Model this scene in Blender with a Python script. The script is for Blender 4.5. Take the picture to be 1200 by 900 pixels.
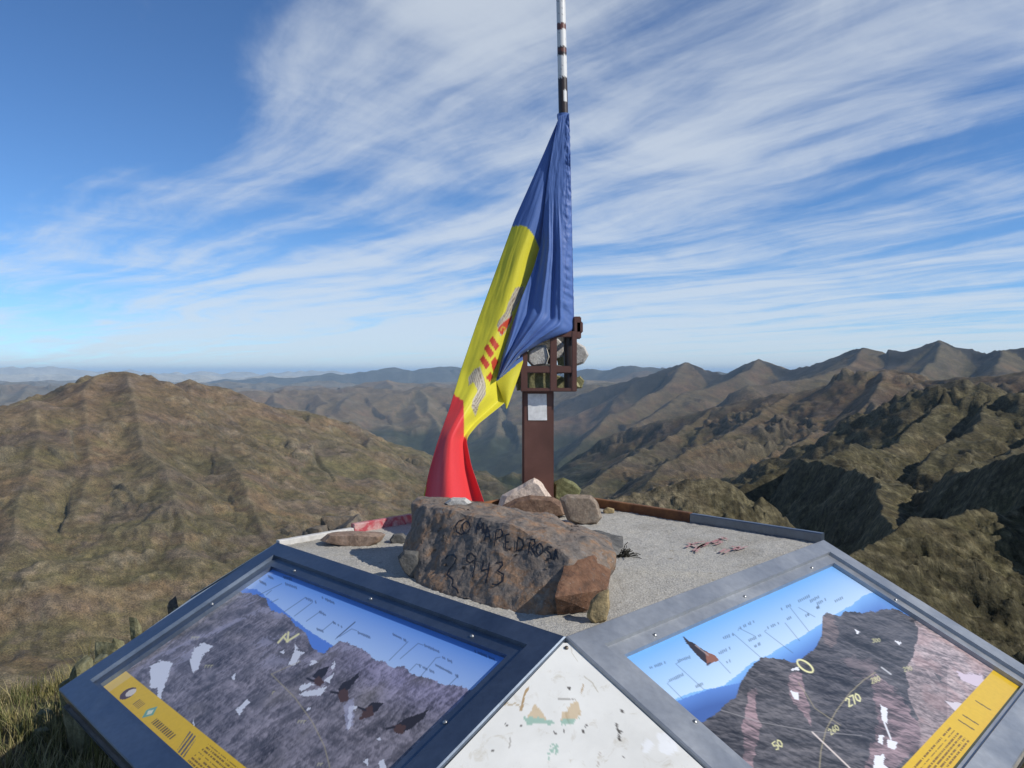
import bpy, bmesh, math, random
import numpy as np
from mathutils import Vector, Matrix, noise as mnoise
from mathutils.bvhtree import BVHTree

for _o in list(bpy.data.objects): bpy.data.objects.remove(_o, do_unlink=True)
scn = bpy.context.scene
COL = scn.collection
RAD = math.radians

# ------------------------------------------------------------------ camera
F = 934.0; PIT = math.atan(15/934.0); CZ = 1.6
cam_d = bpy.data.cameras.new('camera'); cam = bpy.data.objects.new('camera', cam_d); COL.objects.link(cam)
cam_d.sensor_width = 36; cam_d.lens = 36*F/1200; cam_d.clip_start = 0.05; cam_d.clip_end = 400000
cam.location = (0, 0, CZ); cam.rotation_euler = (math.pi/2-PIT, 0, 0)
scn.camera = cam

# ------------------------------------------------------------------ sky and sun
SUN_AZ = RAD(114); SUN_EL = RAD(37)          # azimuth clockwise from +Y
SUN = Vector((math.sin(SUN_AZ)*math.cos(SUN_EL), math.cos(SUN_AZ)*math.cos(SUN_EL), math.sin(SUN_EL)))
world = bpy.data.worlds.new('World'); scn.world = world; world.use_nodes = True
def ND(nt, typ, **kw):
    n = nt.nodes.new(typ)
    for k, v in kw.items(): setattr(n, k, v)
    return n
def build_world():
    nt = world.node_tree; nt.nodes.clear(); L = nt.links.new
    def M(op, a, b=None, c=None, clamp=False):
        n = ND(nt, 'ShaderNodeMath', operation=op, use_clamp=clamp)
        for i, v in enumerate((a, b, c)):
            if v is None: continue
            if isinstance(v, (int, float)): n.inputs[i].default_value = v
            else: L(v, n.inputs[i])
        return n.outputs[0]
    sky = ND(nt, 'ShaderNodeTexSky', sky_type='NISHITA', sun_disc=False, sun_elevation=SUN_EL, sun_rotation=SUN_AZ,
             altitude=2900, air_density=1.0, dust_density=0.35, ozone_density=2.2)
    tc = ND(nt, 'ShaderNodeTexCoord'); sep = ND(nt, 'ShaderNodeSeparateXYZ'); L(tc.outputs['Generated'], sep.inputs[0])
    x, y, z = sep.outputs
    zz = M('ADD', M('MAXIMUM', z, 0.0), 0.05)
    px = M('DIVIDE', x, zz); py = M('DIVIDE', y, zz)
    # cirrus layer: plane coordinates, turned along the bands
    ca, sa = math.cos(RAD(-47)), math.sin(RAD(-47))
    al = M('ADD', M('MULTIPLY', px, ca), M('MULTIPLY', py, sa))
    ac = M('SUBTRACT', M('MULTIPLY', py, ca), M('MULTIPLY', px, sa))
    def vec(a, b, c=0.0):
        n = ND(nt, 'ShaderNodeCombineXYZ')
        for i, v in enumerate((a, b, c)):
            if isinstance(v, (int, float)): n.inputs[i].default_value = v
            else: L(v, n.inputs[i])
        return n.outputs[0]
    def nz(v, s, det, rough=.55, dist=0.0):
        n = ND(nt, 'ShaderNodeTexNoise'); L(v, n.inputs['Vector'])
        n.inputs['Scale'].default_value = s; n.inputs['Detail'].default_value = det
        n.inputs['Roughness'].default_value = rough; n.inputs['Distortion'].default_value = dist
        return n.outputs[0]
    w1 = M('SUBTRACT', nz(vec(al, ac, 3.1), .22, 2), .5)
    w2 = M('SUBTRACT', nz(vec(al, ac, 9.7), .8, 3), .5)
    ac2 = M('ADD', M('ADD', ac, M('MULTIPLY', w1, 2.6)), M('MULTIPLY', w2, .35))
    band = nz(vec(M('MULTIPLY', al, .17), M('MULTIPLY', ac2, 1.5), 1.3), 1.0, 5, .5)
    fib = nz(vec(M('MULTIPLY', al, .55), M('MULTIPLY', ac2, 2.2), 5.5), 1.7, 7, .62)
    fluff = nz(vec(al, ac2, 7.0), 1.3, 8, .62, .6)
    # broad cloud masses and clear gaps, as directions (image position, tightness, weight)
    lobes = [(460, 140, 45, .24), (760, 40, 30, .22), (980, 50, 40, .14), (330, 310, 90, .10), (100, 300, 120, .08), (110, 150, 16, -.34), (230, 215, 200, -.12), (160, 20, 60, -.12),
             (120, 300, 90, .13), (300, 330, 150, .16), (470, 60, 500, -.26), (430, 262, 450, -.16), (900, 170, 90, -.05),
             (1000, 190, 120, -.10), (850, 360, 60, .16), (500, 380, 60, .10), (60, 372, 160, -.12), (1190, 60, 200, -.12)]
    tot = None
    cp, sp = math.cos(PIT), math.sin(PIT)
    for (ix, iy, k, wgt) in lobes:
        u = -(iy-450)/F
        d = Vector(((ix-600)/F, cp+u*sp, -sp+u*cp)).normalized()
        dn = ND(nt, 'ShaderNodeVectorMath', operation='DOT_PRODUCT'); L(tc.outputs['Generated'], dn.inputs[0]); dn.inputs[1].default_value = d
        e = M('MULTIPLY', M('EXPONENT', M('MULTIPLY', M('SUBTRACT', dn.outputs['Value'], 1.0), float(k))), wgt)
        tot = e if tot is None else M('ADD', tot, e)
    dens = M('ADD', M('ADD', M('MULTIPLY', M('SUBTRACT', band, .5), 2.5), M('MULTIPLY', M('SUBTRACT', fib, .5), 1.3)), M('MULTIPLY', M('SUBTRACT', fluff, .5), 1.25))
    dens = M('ADD', M('ADD', dens, tot), .13)
    dens = M('ADD', dens, M('MULTIPLY', M('EXPONENT', M('MULTIPLY', M('MAXIMUM', z, 0.0), -11.0)), 1.0))
    mr = ND(nt, 'ShaderNodeMapRange', interpolation_type='SMOOTHSTEP'); L(dens, mr.inputs[0])
    mr.inputs[1].default_value = -.16; mr.inputs[2].default_value = 1.0; mr.inputs[3].default_value = 0; mr.inputs[4].default_value = .72
    mix = ND(nt, 'ShaderNodeMix', data_type='RGBA'); L(mr.outputs[0], mix.inputs[0])
    hs = ND(nt, 'ShaderNodeMix', data_type='RGBA', blend_type='MULTIPLY'); hs.inputs[0].default_value = 1
    L(sky.outputs[0], hs.inputs[6]); hs.inputs[7].default_value = (.66, .95, 1.22, 1)
    L(hs.outputs[2], mix.inputs[6]); mix.inputs[7].default_value = (6.3, 6.85, 7.45, 1)
    bg = ND(nt, 'ShaderNodeBackground'); L(mix.outputs[2], bg.inputs[0]); bg.inputs[1].default_value = .112
    out = ND(nt, 'ShaderNodeOutputWorld'); L(bg.outputs[0], out.inputs[0])
build_world()
sl = bpy.data.lights.new('sun', 'SUN'); sl.energy = 4.4; sl.angle = RAD(.53); sl.color = (1, .95, .87)
sun = bpy.data.objects.new('sun', sl); COL.objects.link(sun)
sun.rotation_euler = (-SUN).to_track_quat('-Z', 'Y').to_euler(); sun.location = SUN*50
vs = scn.view_settings; vs.view_transform = 'Standard'; vs.look = 'None'; vs.exposure = 0; vs.gamma = 1; vs.use_curve_mapping = False

# ------------------------------------------------------------------ helpers
rng = np.random.default_rng(7); random.seed(7)
def ray(px, py):
    u = -(py-450)/F; c, s = math.cos(PIT), math.sin(PIT)
    return Vector(((px-600)/F, c+u*s, -s+u*c))
def atz(px, py, z):
    d = ray(px, py); return Vector((0, 0, CZ))+d*((z-CZ)/d.z)
def aty(px, py, y):
    d = ray(px, py); return Vector((0, 0, CZ))+d*(y/d.y)
def proj_np(P):
    c, s = math.cos(PIT), math.sin(PIT)
    z = P[..., 2]-CZ; dep = P[..., 1]*c-z*s; up = P[..., 1]*s+z*c
    return 600+F*P[..., 0]/dep, 450-F*up/dep

def tag(o, label=None, cat=None, group=None, kind=None):
    if label: o['label'] = label
    if cat: o['category'] = cat
    if group: o['group'] = group
    if kind: o['kind'] = kind
    return o
def empty(name, loc=(0, 0, 0)):
    o = bpy.data.objects.new(name, None); COL.objects.link(o); o.location = loc; o.empty_display_size = .1; return o
def link(name, me, mat=None, parent=None, smooth=False):
    o = bpy.data.objects.new(name, me); COL.objects.link(o)
    if mat is not None:
        me.materials.clear(); me.materials.append(mat)
    if parent is not None:
        o.parent = parent
        o.matrix_parent_inverse = Matrix.Translation(-(parent.matrix_world.translation if parent.parent else parent.location))
    if smooth: me.polygons.foreach_set('use_smooth', [True]*len(me.polygons))
    return o
def pydata(name, v, f, mat=None, parent=None, smooth=False):
    me = bpy.data.meshes.new(name); me.from_pydata([tuple(p) for p in v], [], f); me.validate(); me.update()
    return link(name, me, mat, parent, smooth)
def frombm(name, bm, mat=None, parent=None, smooth=False):
    bmesh.ops.recalc_face_normals(bm, faces=bm.faces)
    me = bpy.data.meshes.new(name); bm.to_mesh(me); bm.free(); return link(name, me, mat, parent, smooth)
def grid_mesh(name, P, mat=None, parent=None, cols=None, smooth=True, thick=None):
    """P: rows x cols x 3 array"""
    R, C = P.shape[:2]
    idx = np.arange(R*C).reshape(R, C)
    q = np.stack([idx[:-1, :-1], idx[:-1, 1:], idx[1:, 1:], idx[1:, :-1]], -1).reshape(-1, 4)
    me = bpy.data.meshes.new(name)
    me.vertices.add(R*C); me.vertices.foreach_set('co', P.reshape(-1).astype(np.float32))
    me.loops.add(q.size); me.loops.foreach_set('vertex_index', q.reshape(-1).astype(np.int32))
    me.polygons.add(len(q)); me.polygons.foreach_set('loop_start', (np.arange(len(q))*4).astype(np.int32))
    try: me.polygons.foreach_set('loop_total', np.full(len(q), 4, np.int32))
    except Exception: pass
    me.update(calc_edges=True)
    if smooth: me.polygons.foreach_set('use_smooth', np.ones(len(q), bool))
    if cols is not None:
        a = me.color_attributes.new('albedo', 'FLOAT_COLOR', 'POINT')
        c4 = np.ones((R*C, 4), np.float32); c4[:, :3] = cols.reshape(-1, 3); a.data.foreach_set('color', c4.reshape(-1))
    return link(name, me, mat, parent)

# ---- numpy gradient noise
PERM = rng.permutation(256); PERM = np.concatenate([PERM, PERM, PERM])
GA = np.linspace(0, 2*np.pi, 256, endpoint=False); GX = np.cos(GA).astype(np.float32); GY = np.sin(GA).astype(np.float32)
def perlin(x, y, seed=0):
    xi = np.floor(x); yi = np.floor(y); xf = (x-xi).astype(np.float32); yf = (y-yi).astype(np.float32)
    xi = (xi.astype(np.int64)+seed*37) & 255; yi = (yi.astype(np.int64)+seed*91) & 255
    u = xf*xf*xf*(xf*(xf*6-15)+10); v = yf*yf*yf*(yf*(yf*6-15)+10)
    def g(ix, iy, fx, fy):
        h = PERM[PERM[ix & 255]+(iy & 255)]; return GX[h]*fx+GY[h]*fy
    a = g(xi, yi, xf, yf); b = g(xi+1, yi, xf-1, yf); c = g(xi, yi+1, xf, yf-1); d = g(xi+1, yi+1, xf-1, yf-1)
    return ((a+u*(b-a))*(1-v)+(c+u*(d-c))*v)*1.5
def fbm(x, y, o=4, seed=0, g=.5):
    s = 0; a = 1.; t = 0
    for i in range(o):
        s = s+a*perlin(x*2**i, y*2**i, seed+i); t += a; a *= g
    return s/t
def sstep(a, b, x):
    t = np.clip((x-a)/(b-a), 0, 1); return t*t*(3-2*t)
def inpoly(px, py, poly):
    r = np.zeros(px.shape, bool); n = len(poly)
    for i in range(n):
        x0, y0 = poly[i]; x1, y1 = poly[(i+1) % n]
        if y0 == y1: continue
        r ^= ((py < y0) != (py < y1)) & (px < (x1-x0)*(py-y0)/(y1-y0)+x0)
    return r
def seg_dist(px, py, a, b):
    ax, ay = a; bx, by = b; dx, dy = bx-ax, by-ay
    t = np.clip(((px-ax)*dx+(py-ay)*dy)/(dx*dx+dy*dy+1e-9), 0, 1)
    return np.hypot(px-ax-t*dx, py-ay-t*dy)

# ------------------------------------------------------------------ materials
def new_mat(name):
    m = bpy.data.materials.new(name); m.use_nodes = True; nt = m.node_tree
    return m, nt, nt.nodes['Principled BSDF'], nt.links.new
def ramp(nt, stops, interp='LINEAR'):
    r = nt.nodes.new('ShaderNodeValToRGB'); cr = r.color_ramp; cr.interpolation = interp
    while len(cr.elements) < len(stops): cr.elements.new(.5)
    for e, (p, c) in zip(cr.elements, stops):
        e.position = p; e.color = (*c, 1) if len(c) == 3 else c
    return r
def tnoise(nt, scale, detail=6, rough=.55, dist=0, coord='Object', vscale=None):
    tc = nt.nodes.new('ShaderNodeTexCoord'); n = nt.nodes.new('ShaderNodeTexNoise')
    src = tc.outputs[coord]
    if vscale:
        mp = nt.nodes.new('ShaderNodeMapping'); mp.inputs['Scale'].default_value = vscale; nt.links.new(src, mp.inputs[0]); src = mp.outputs[0]
    nt.links.new(src, n.inputs['Vector']); n.inputs['Scale'].default_value = scale; n.inputs['Detail'].default_value = detail
    n.inputs['Roughness'].default_value = rough; n.inputs['Distortion'].default_value = dist
    return n
def mixc(nt, fac, a, b, mode='MIX'):
    m = nt.nodes.new('ShaderNodeMix'); m.data_type = 'RGBA'; m.blend_type = mode
    for i, v in ((0, fac), (6, a), (7, b)):
        if isinstance(v, (int, float)): m.inputs[i].default_value = v
        elif isinstance(v, tuple): m.inputs[i].default_value = (*v, 1)
        else: nt.links.new(v, m.inputs[i])
    return m.outputs[2]
def bump(nt, bsdf, h, strength=.5, dist=.01):
    b = nt.nodes.new('ShaderNodeBump'); b.inputs['Strength'].default_value = strength; b.inputs['Distance'].default_value = dist
    nt.links.new(h, b.inputs['Height']); nt.links.new(b.outputs[0], bsdf.inputs['Normal']); return b
def noisy(name, stops, scale, detail=7, rough=.8, metal=0, bstr=.4, bdist=.004, bscale=None, nrough=.6, dist=.3, vscale=None, spec=.5):
    m, nt, b, L = new_mat(name)
    n = tnoise(nt, scale, detail, nrough, dist, vscale=vscale); r = ramp(nt, stops); L(n.outputs[0], r.inputs[0])
    L(r.outputs[0], b.inputs['Base Color'])
    b.inputs['Roughness'].default_value = rough; b.inputs['Metallic'].default_value = metal; b.inputs['Specular IOR Level'].default_value = spec
    n2 = tnoise(nt, bscale or scale*3, 8, .65); bump(nt, b, n2.outputs[0], bstr, bdist)
    return m
def terrain_mat():
    m, nt, b, L = new_mat('terrain')
    at = nt.nodes.new('ShaderNodeAttribute'); at.attribute_name = 'albedo'
    cur = at.outputs['Color']
    for sc, lo, hi in ((1/300., .80, 1.20), (1/60., .72, 1.28), (1/12., .64, 1.36), (1/2., .38, 1.62), (3., .6, 1.4)):
        n = tnoise(nt, sc, 5, .62, 0)
        r = ramp(nt, [(.30, (lo*1.0, lo, lo*.98)), (.70, (hi, hi*.99, hi*.95))]); L(n.outputs[0], r.inputs[0])
        cur = mixc(nt, 1.0, cur, r.outputs[0], 'MULTIPLY')
    L(cur, b.inputs['Base Color']); b.inputs['Roughness'].default_value = .95; b.inputs['Specular IOR Level'].default_value = .15
    geo = nt.nodes.new('ShaderNodeNewGeometry')
    prev = None
    for sc, ds in ((1/120., 9.), (1/26., 3.), (1/5., 1.6), (.9, .34)):
        n = tnoise(nt, sc, 5, .62, 0)
        bp = nt.nodes.new('ShaderNodeBump'); bp.inputs['Strength'].default_value = .75; bp.inputs['Distance'].default_value = ds
        L(n.outputs[0], bp.inputs['Height'])
        if prev: L(prev.outputs[0], bp.inputs['Normal'])
        prev = bp
    L(prev.outputs[0], b.inputs['Normal'])
    return m
def attr_mat(name, rough=.5, spec=.5, coat=0, fine=None):
    m, nt, b, L = new_mat(name)
    at = nt.nodes.new('ShaderNodeAttribute'); at.attribute_name = 'albedo'; cur = at.outputs['Color']
    if fine:
        n = tnoise(nt, fine, 6, .65); r = ramp(nt, [(.3, (.78,)*3), (.7, (1.2,)*3)]); L(n.outputs[0], r.inputs[0])
        cur = mixc(nt, 1.0, cur, r.outputs[0], 'MULTIPLY')
    L(cur, b.inputs['Base Color']); b.inputs['Roughness'].default_value = rough; b.inputs['Specular IOR Level'].default_value = spec
    if coat: b.inputs['Coat Weight'].default_value = coat; b.inputs['Coat Roughness'].default_value = .08
    return m
def plain(name, c, rough=.6, metal=0, spec=.5):
    m, nt, b, L = new_mat(name)
    n = tnoise(nt, 40, 5, .6); r = ramp(nt, [(.3, tuple(x*.8 for x in c)), (.7, tuple(min(1, x*1.15) for x in c))]); L(n.outputs[0], r.inputs[0])
    L(r.outputs[0], b.inputs['Base Color']); b.inputs['Roughness'].default_value = rough; b.inputs['Metallic'].default_value = metal
    b.inputs['Specular IOR Level'].default_value = spec
    return m
# ------------------------------------------------------------------ terrain: one sheet to the horizon
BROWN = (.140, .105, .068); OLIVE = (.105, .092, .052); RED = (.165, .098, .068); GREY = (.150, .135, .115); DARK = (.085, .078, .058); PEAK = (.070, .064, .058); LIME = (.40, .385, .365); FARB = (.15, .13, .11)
# (vertices (image x, image y, metres away), slope to the right of travel, slope to the left, colour)
RIDGES = [
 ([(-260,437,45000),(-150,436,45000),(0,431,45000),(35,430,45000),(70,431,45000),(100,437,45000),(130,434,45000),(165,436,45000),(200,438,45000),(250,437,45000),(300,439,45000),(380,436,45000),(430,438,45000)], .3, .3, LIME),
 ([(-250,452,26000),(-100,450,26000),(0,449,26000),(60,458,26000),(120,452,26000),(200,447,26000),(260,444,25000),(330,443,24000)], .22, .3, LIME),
 ([(250,446,24000),(300,444,23000),(330,442,22000),(380,438,22000),(410,437,22000),(440,433,22000),(462,430,22000),(480,433,22000),(500,431,22000),(512,429,22000),(530,430,22000),(545,437,22000),(580,436,21000),(620,438,20000),(680,435,17000),(700,431,16000),(715,432,16000),(728,428,15500),(742,430,15000),(770,438,14500),(800,437,14000)], .32, .3, (.062, .066, .070)),
 ([(180,482,11500),(230,472,11500),(280,470,11000),(330,464,10500),(370,459,10200),(400,456,10000),(430,456,10000),(470,458,9800),(500,454,9500),(540,457,9300),(590,462,9000),(640,457,8600),(700,450,8000)], .42, .3, RED),
 ([(400,456,10000),(410,478,8900),(430,500,7800)], .6, .6, RED), ([(500,454,9500),(508,480,8200),(520,510,7000)], .6, .6, BROWN), ([(590,462,9000),(585,490,7600),(570,520,6500)], .6, .6, GREY),
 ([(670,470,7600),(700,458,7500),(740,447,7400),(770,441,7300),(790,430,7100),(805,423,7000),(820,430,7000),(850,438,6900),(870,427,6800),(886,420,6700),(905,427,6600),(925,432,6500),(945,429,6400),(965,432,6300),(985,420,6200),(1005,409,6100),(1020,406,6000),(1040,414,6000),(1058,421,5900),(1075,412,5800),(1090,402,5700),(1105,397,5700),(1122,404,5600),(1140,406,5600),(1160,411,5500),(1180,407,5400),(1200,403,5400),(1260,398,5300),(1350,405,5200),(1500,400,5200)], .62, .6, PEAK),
 ([(805,423,7000),(770,456,6300),(735,478,5700),(715,483,5400),(690,515,4900),(660,545,4500)], .8, .55, RED),
 ([(886,420,6700),(850,446,6000),(800,462,5500),(760,490,4900),(730,515,4500)], .8, .5, RED),
 ([(1020,406,6000),(985,432,5300),(940,446,4700),(880,452,4200)], .8, .5, RED),
 ([(1105,397,5700),(1090,425,5000),(1075,440,4500)], .8, .5, GREY), ([(1180,407,5400),(1170,428,4700)], .8, .5, GREY),
 ([(630,566,3300),(660,548,3250),(690,528,3200),(720,511,3100),(770,492,3000),(830,478,2900),(880,468,2800),(930,460,2700),(975,450,2650),(1010,440,2600),(1028,434,2600),(1042,430,2600),(1060,437,2550),(1085,447,2500),(1120,445,2450),(1160,440,2400),(1200,437,2400),(1300,430,2300),(1500,425,2300)], .5, .6, RED),
 ([(1042,430,2600),(1015,470,2200),(980,500,1900),(930,520,1650),(890,545,1450)], .85, .45, RED),
 ([(930,460,2700),(880,492,2300),(830,518,2000),(790,540,1800),(750,566,1650)], .8, .45, BROWN),
 ([(830,478,2900),(780,515,2500),(730,545,2200),(690,575,2000)], .8, .45, DARK),
 ([(1015,470,2200),(1030,490,1800),(1000,520,1500)], .9, .5, OLIVE),
 # crags and slopes on the right
 ([(1012,532,1010),(1036,510,985),(1050,488,965),(1062,480,960),(1076,464,950),(1100,452,930),(1118,450,920),(1132,446,910),(1140,458,905),(1150,450,900),(1166,455,890),(1172,468,880),(1200,463,860),(1260,450,820),(1350,440,800),(1500,430,800)], .55, .9, OLIVE),
 ([(1118,450,920),(1098,480,840),(1070,500,760),(1045,520,690),(1010,533,600)], 1.5, .45, OLIVE),
 ([(1172,466,880),(1140,505,700),(1100,525,600),(1075,545,520)], 1.25, .42, OLIVE),
 ([(1300,450,760),(1230,500,560),(1180,535,420),(1120,550,360)], 1.2, .45, OLIVE),
 ([(838,600,425),(866,580,430),(893,565,440),(922,552,450),(945,541,460),(965,543,470),(990,538,480),(1023,545,500)], 1.35, .5, OLIVE),
 ([(1000,521,560),(965,538,470),(945,541,430),(985,547,365),(1023,565,300),(1045,590,240),(1052,630,180)], 1.9, .5, OLIVE),
 ([(1000,615,400),(1060,585,330),(1110,560,270),(1150,550,235),(1200,535,200),(1280,500,165),(1400,450,140)], 1.7, .6, OLIVE),
 ([(690,592,250),(720,583,255),(760,573,258),(800,560,260),(830,556,265),(850,563,270),(862,580,262),(872,600,255)], .8, 1.0, DARK),
 ([(990,652,105),(1015,640,112),(1040,622,120),(1062,606,126),(1095,611,132),(1130,598,140),(1165,604,146),(1200,588,152),(1270,560,165),(1350,520,185),(1500,480,220),(1800,455,300)], .62, 1.35, OLIVE),
 # the massif on the left
 ([(-300,520,1900),(-150,500,1900),(0,488,1950),(38,468,1950),(54,471,1980),(90,455,2050),(112,441,2120),(128,436,2150),(146,434,2150),(167,455,2200),(188,467,2250),(204,461,2280),(221,443,2300),(237,455,2350),(267,470,2400),(300,477,2450),(362,484,2500),(400,500,2450),(433,511,2400),(458,530,2350),(492,556,2300),(520,592,2250),(560,640,2200)], .62, .6, BROWN),
 ([(146,434,2150),(150,482,1900),(165,520,1720),(190,548,1580),(205,585,1440),(208,640,1300)], .46, .48, OLIVE),
 ([(221,443,2300),(235,502,2000),(262,530,1800),(285,556,1640),(300,590,1500),(312,640,1350)], .46, .48, BROWN),
 ([(38,468,1950),(44,520,1700),(34,570,1500),(22,640,1300)], .46, .48, OLIVE), ([(90,455,2050),(98,500,1820),(105,545,1620),(92,600,1430)], .46, .48, BROWN),
 ([(362,484,2500),(372,520,2180),(384,556,1900),(395,600,1680)], .45, .45, OLIVE), ([(300,477,2450),(332,520,2080),(352,566,1780),(358,620,1550)], .46, .48, RED),
 ([(433,511,2400),(440,545,2150),(452,585,1900)], .7, .7, DARK), ([(-150,500,1900),(-120,600,1400)], .7, .7, OLIVE),
]
_rg = random.Random(11)
for _n in (0, 1, 2, 3, 7):                                # serrate the far crests
    _v = RIDGES[_n][0]; _o = [_v[0]]
    for _p, _q in zip(_v[:-1], _v[1:]):
        _k = max(1, int((_q[0]-_p[0])/(7 if _n != 7 else 10)))
        for _i in range(1, _k+1):
            _t = _i/_k; _j = _rg.uniform(-2.6, 2.2) if _i < _k else 0
            _o.append((_p[0]*(1-_t)+_q[0]*_t, _p[1]*(1-_t)+_q[1]*_t+_j, _p[2]*(1-_t)+_q[2]*_t))
    RIDGES[_n] = (_o,)+RIDGES[_n][1:]
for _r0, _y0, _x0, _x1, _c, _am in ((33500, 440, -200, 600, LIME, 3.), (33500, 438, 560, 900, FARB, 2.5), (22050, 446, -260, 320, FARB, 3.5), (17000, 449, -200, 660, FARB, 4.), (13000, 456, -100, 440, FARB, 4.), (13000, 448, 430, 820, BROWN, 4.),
                                    (9500, 462, 250, 620, RED, 5.), (9500, 452, 620, 820, FARB, 4.)):
    _x = _x0; _v = []; _lo = 0.
    while _x < _x1:
        _lo = .75*_lo+_rg.uniform(-1, 1)*_am*.6; _v.append((_x, _y0+_lo+_rg.uniform(-.25, .25)*_am, _r0*_rg.uniform(.997, 1.003))); _x += _rg.uniform(6, 16)
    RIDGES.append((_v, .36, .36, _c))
    for _i in range(2, len(_v)-2, 5):
        _a = _v[_i]; RIDGES.append(([_a, (_a[0]+_rg.uniform(-15, 15), _a[1]+9, _a[2]*.92), (_a[0]+_rg.uniform(-30, 30), _a[1]+22, _a[2]*.82)], .5, .5, _c))
def terrain():
    # polar grid: dense in view, coarse round the back
    av = np.linspace(RAD(-37.5), RAD(37.5), 680)
    a1 = np.linspace(RAD(37.5), RAD(322.5), 44)[1:-1]
    az = np.concatenate([av, a1, [RAD(322.5)]])
    gs = [(.35, 12), (3, 60), (60, 30), (95, 190), (160, 200), (600, 110), (1200, 260), (2600, 40), (3200, 190), (11000, 26), (12850, 14), (13150, 24), (16850, 12), (17150, 26), (21500, 34), (22600, 36), (33200, 14), (33800, 26), (44400, 26), (45600, 8), (52000, 0)]
    rr = np.concatenate([np.geomspace(gs[i][0], gs[i+1][0], gs[i][1], endpoint=False) for i in range(len(gs)-1)]+[[52000.]])
    R, A = np.meshgrid(rr, az, indexing='ij'); R = R.astype(np.float64); 
    X = R*np.sin(A); Y = R*np.cos(A)
    cell = np.gradient(rr)[:, None]*np.ones_like(A)
    # warp, kept to a small share of the distance
    wl = np.maximum(R, 30)
    WX = X; WY = Y
    for lam, seed in ((2600, 1), (1100, 2), (480, 3), (200, 4), (85, 5), (36, 6), (15, 7)):
        k = np.where((lam < .62*R) & (lam > .012*R), 1.0, 0.0)*.062*lam*sstep(.62, .3, lam/np.maximum(R, 1))
        WX = WX+k*fbm(X/lam, Y/lam, 2, seed); WY = WY+k*fbm(X/lam+31.7, Y/lam+12.3, 2, seed+20)
    hf = np.where(R < 1100, -330., -330.-.14*(R-1100)); hf = np.maximum(hf, -1150-.012*R)
    H = (hf-CZ).astype(np.float32); WX = WX.astype(np.float32); WY = WY.astype(np.float32); R32 = R.astype(np.float32)
    S = np.zeros_like(H); Dm = np.full_like(H, 400.); 
    C = np.empty(R.shape+(3,), np.float32); C[:] = OLIVE
    fl = H.copy(); gap = np.full_like(H, 1e4)
    off = 0.
    for vs_, sr, sL, colr in RIDGES:
        pts = []
        for (px, py, r) in vs_:
            d = ray(px, py); hn = math.hypot(d.x, d.y); pts.append((d.x/hn*r, d.y/hn*r, d.z/hn*r))
        rv = [math.hypot(p_[0], p_[1]) for p_ in pts]; sm = min(sr, sL); D0 = max(6000., .7*max(rv))
        reach = 1900./max(sm-1900./D0, .04); i0 = int(np.searchsorted(rr, min(rv)-reach)); i1 = int(np.searchsorted(rr, max(rv)+reach))
        sl0 = slice(i0, i1); WXs, WYs, Rs = WX[sl0], WY[sl0], R32[sl0]
        Hr = np.full_like(Rs, -1e5); Sr = np.zeros_like(Rs); Dr = np.full_like(Rs, 1e5)
        for i in range(len(pts)-1):
            (x0, y0, z0), (x1, y1, z1) = pts[i], pts[i+1]
            dx, dy = x1-x0, y1-y0; ln = math.hypot(dx, dy)
            t = np.clip(((WXs-x0)*dx+(WYs-y0)*dy)/(ln*ln), 0, 1)
            ox = WXs-x0-t*dx; oy = WYs-y0-t*dy; d = np.sqrt(ox*ox+oy*oy)
            side = (dx*oy-dy*ox)/(ln*d+1e-6)            # <0 right of travel
            sl_ = sr+(sL-sr)*(.5+.5*np.clip(side*1.5, -1, 1))
            h = z0+t*(z1-z0)-sl_*d/(1+d/D0)
            m = h > Hr
            Hr = np.where(m, h, Hr); Sr = np.where(m, off+t*ln, Sr); Dr = np.where(m, d, Dr)
            off += ln
        Ho = H[sl0]; Do = Dm[sl0]; go = gap[sl0]
        m = Hr > Ho; gap[sl0] = np.where(m, np.minimum(Hr-Ho, 1e4), np.minimum(go, Ho-Hr))
        kk = .034*Rs*np.clip(np.minimum(Do, Dr)/(.06*Rs), 0, 1)*np.where(Rs > 1100, 1, .35)*np.where(Ho > fl[sl0]+1, 1, .6)+.5
        H[sl0] = np.maximum(Ho, Hr)+np.maximum(kk-np.abs(Ho-Hr), 0)**2/(4*kk)
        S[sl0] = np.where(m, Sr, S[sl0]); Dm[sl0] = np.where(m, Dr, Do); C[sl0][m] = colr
        off += 777.
    H = H.astype(np.float64)
    # own summit
    d0 = np.sqrt((X-.14)**2+((Y-1.9)*np.where(Y < 1.9, .6, .95))**2)
    th0 = np.arctan2(X-.14, Y-1.9)
    edge = np.where(X < 0, 3.35, 2.0)+.25*fbm(np.cos(th0)*2, np.sin(th0)*2, 3, 40)
    edge = edge+(2.0-edge)*sstep(-.4, .3, X)
    own = -CZ-1.02*np.maximum(0, d0-edge)-.03*np.maximum(0, d0-1.7)
    m = own > H
    H = np.where(m, own, H); Dm = np.where(m, d0, Dm); C[m] = (.105, .092, .05)
    near = sstep(30, 6, R)
    # gullies running down from the crests
    cf = np.clip(Dm/(.045*R+1), .12, 1)
    for lamf, amp, seed in ((.09, .0055, 50), (.04, .0045, 52), (.018, .003, 54)):
        lam = lamf*np.exp(np.round(np.log(np.maximum(R, 20))*.9)/.9)
        g = 1-np.abs(fbm(S/lam, Dm/(lam*3.2), 3, seed)*1.7)
        H = H+(g-.62)*amp*R*cf*(1-near)*sstep(0, .03, gap/R)*np.where(H > fl+5, 1, .2)
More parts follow.
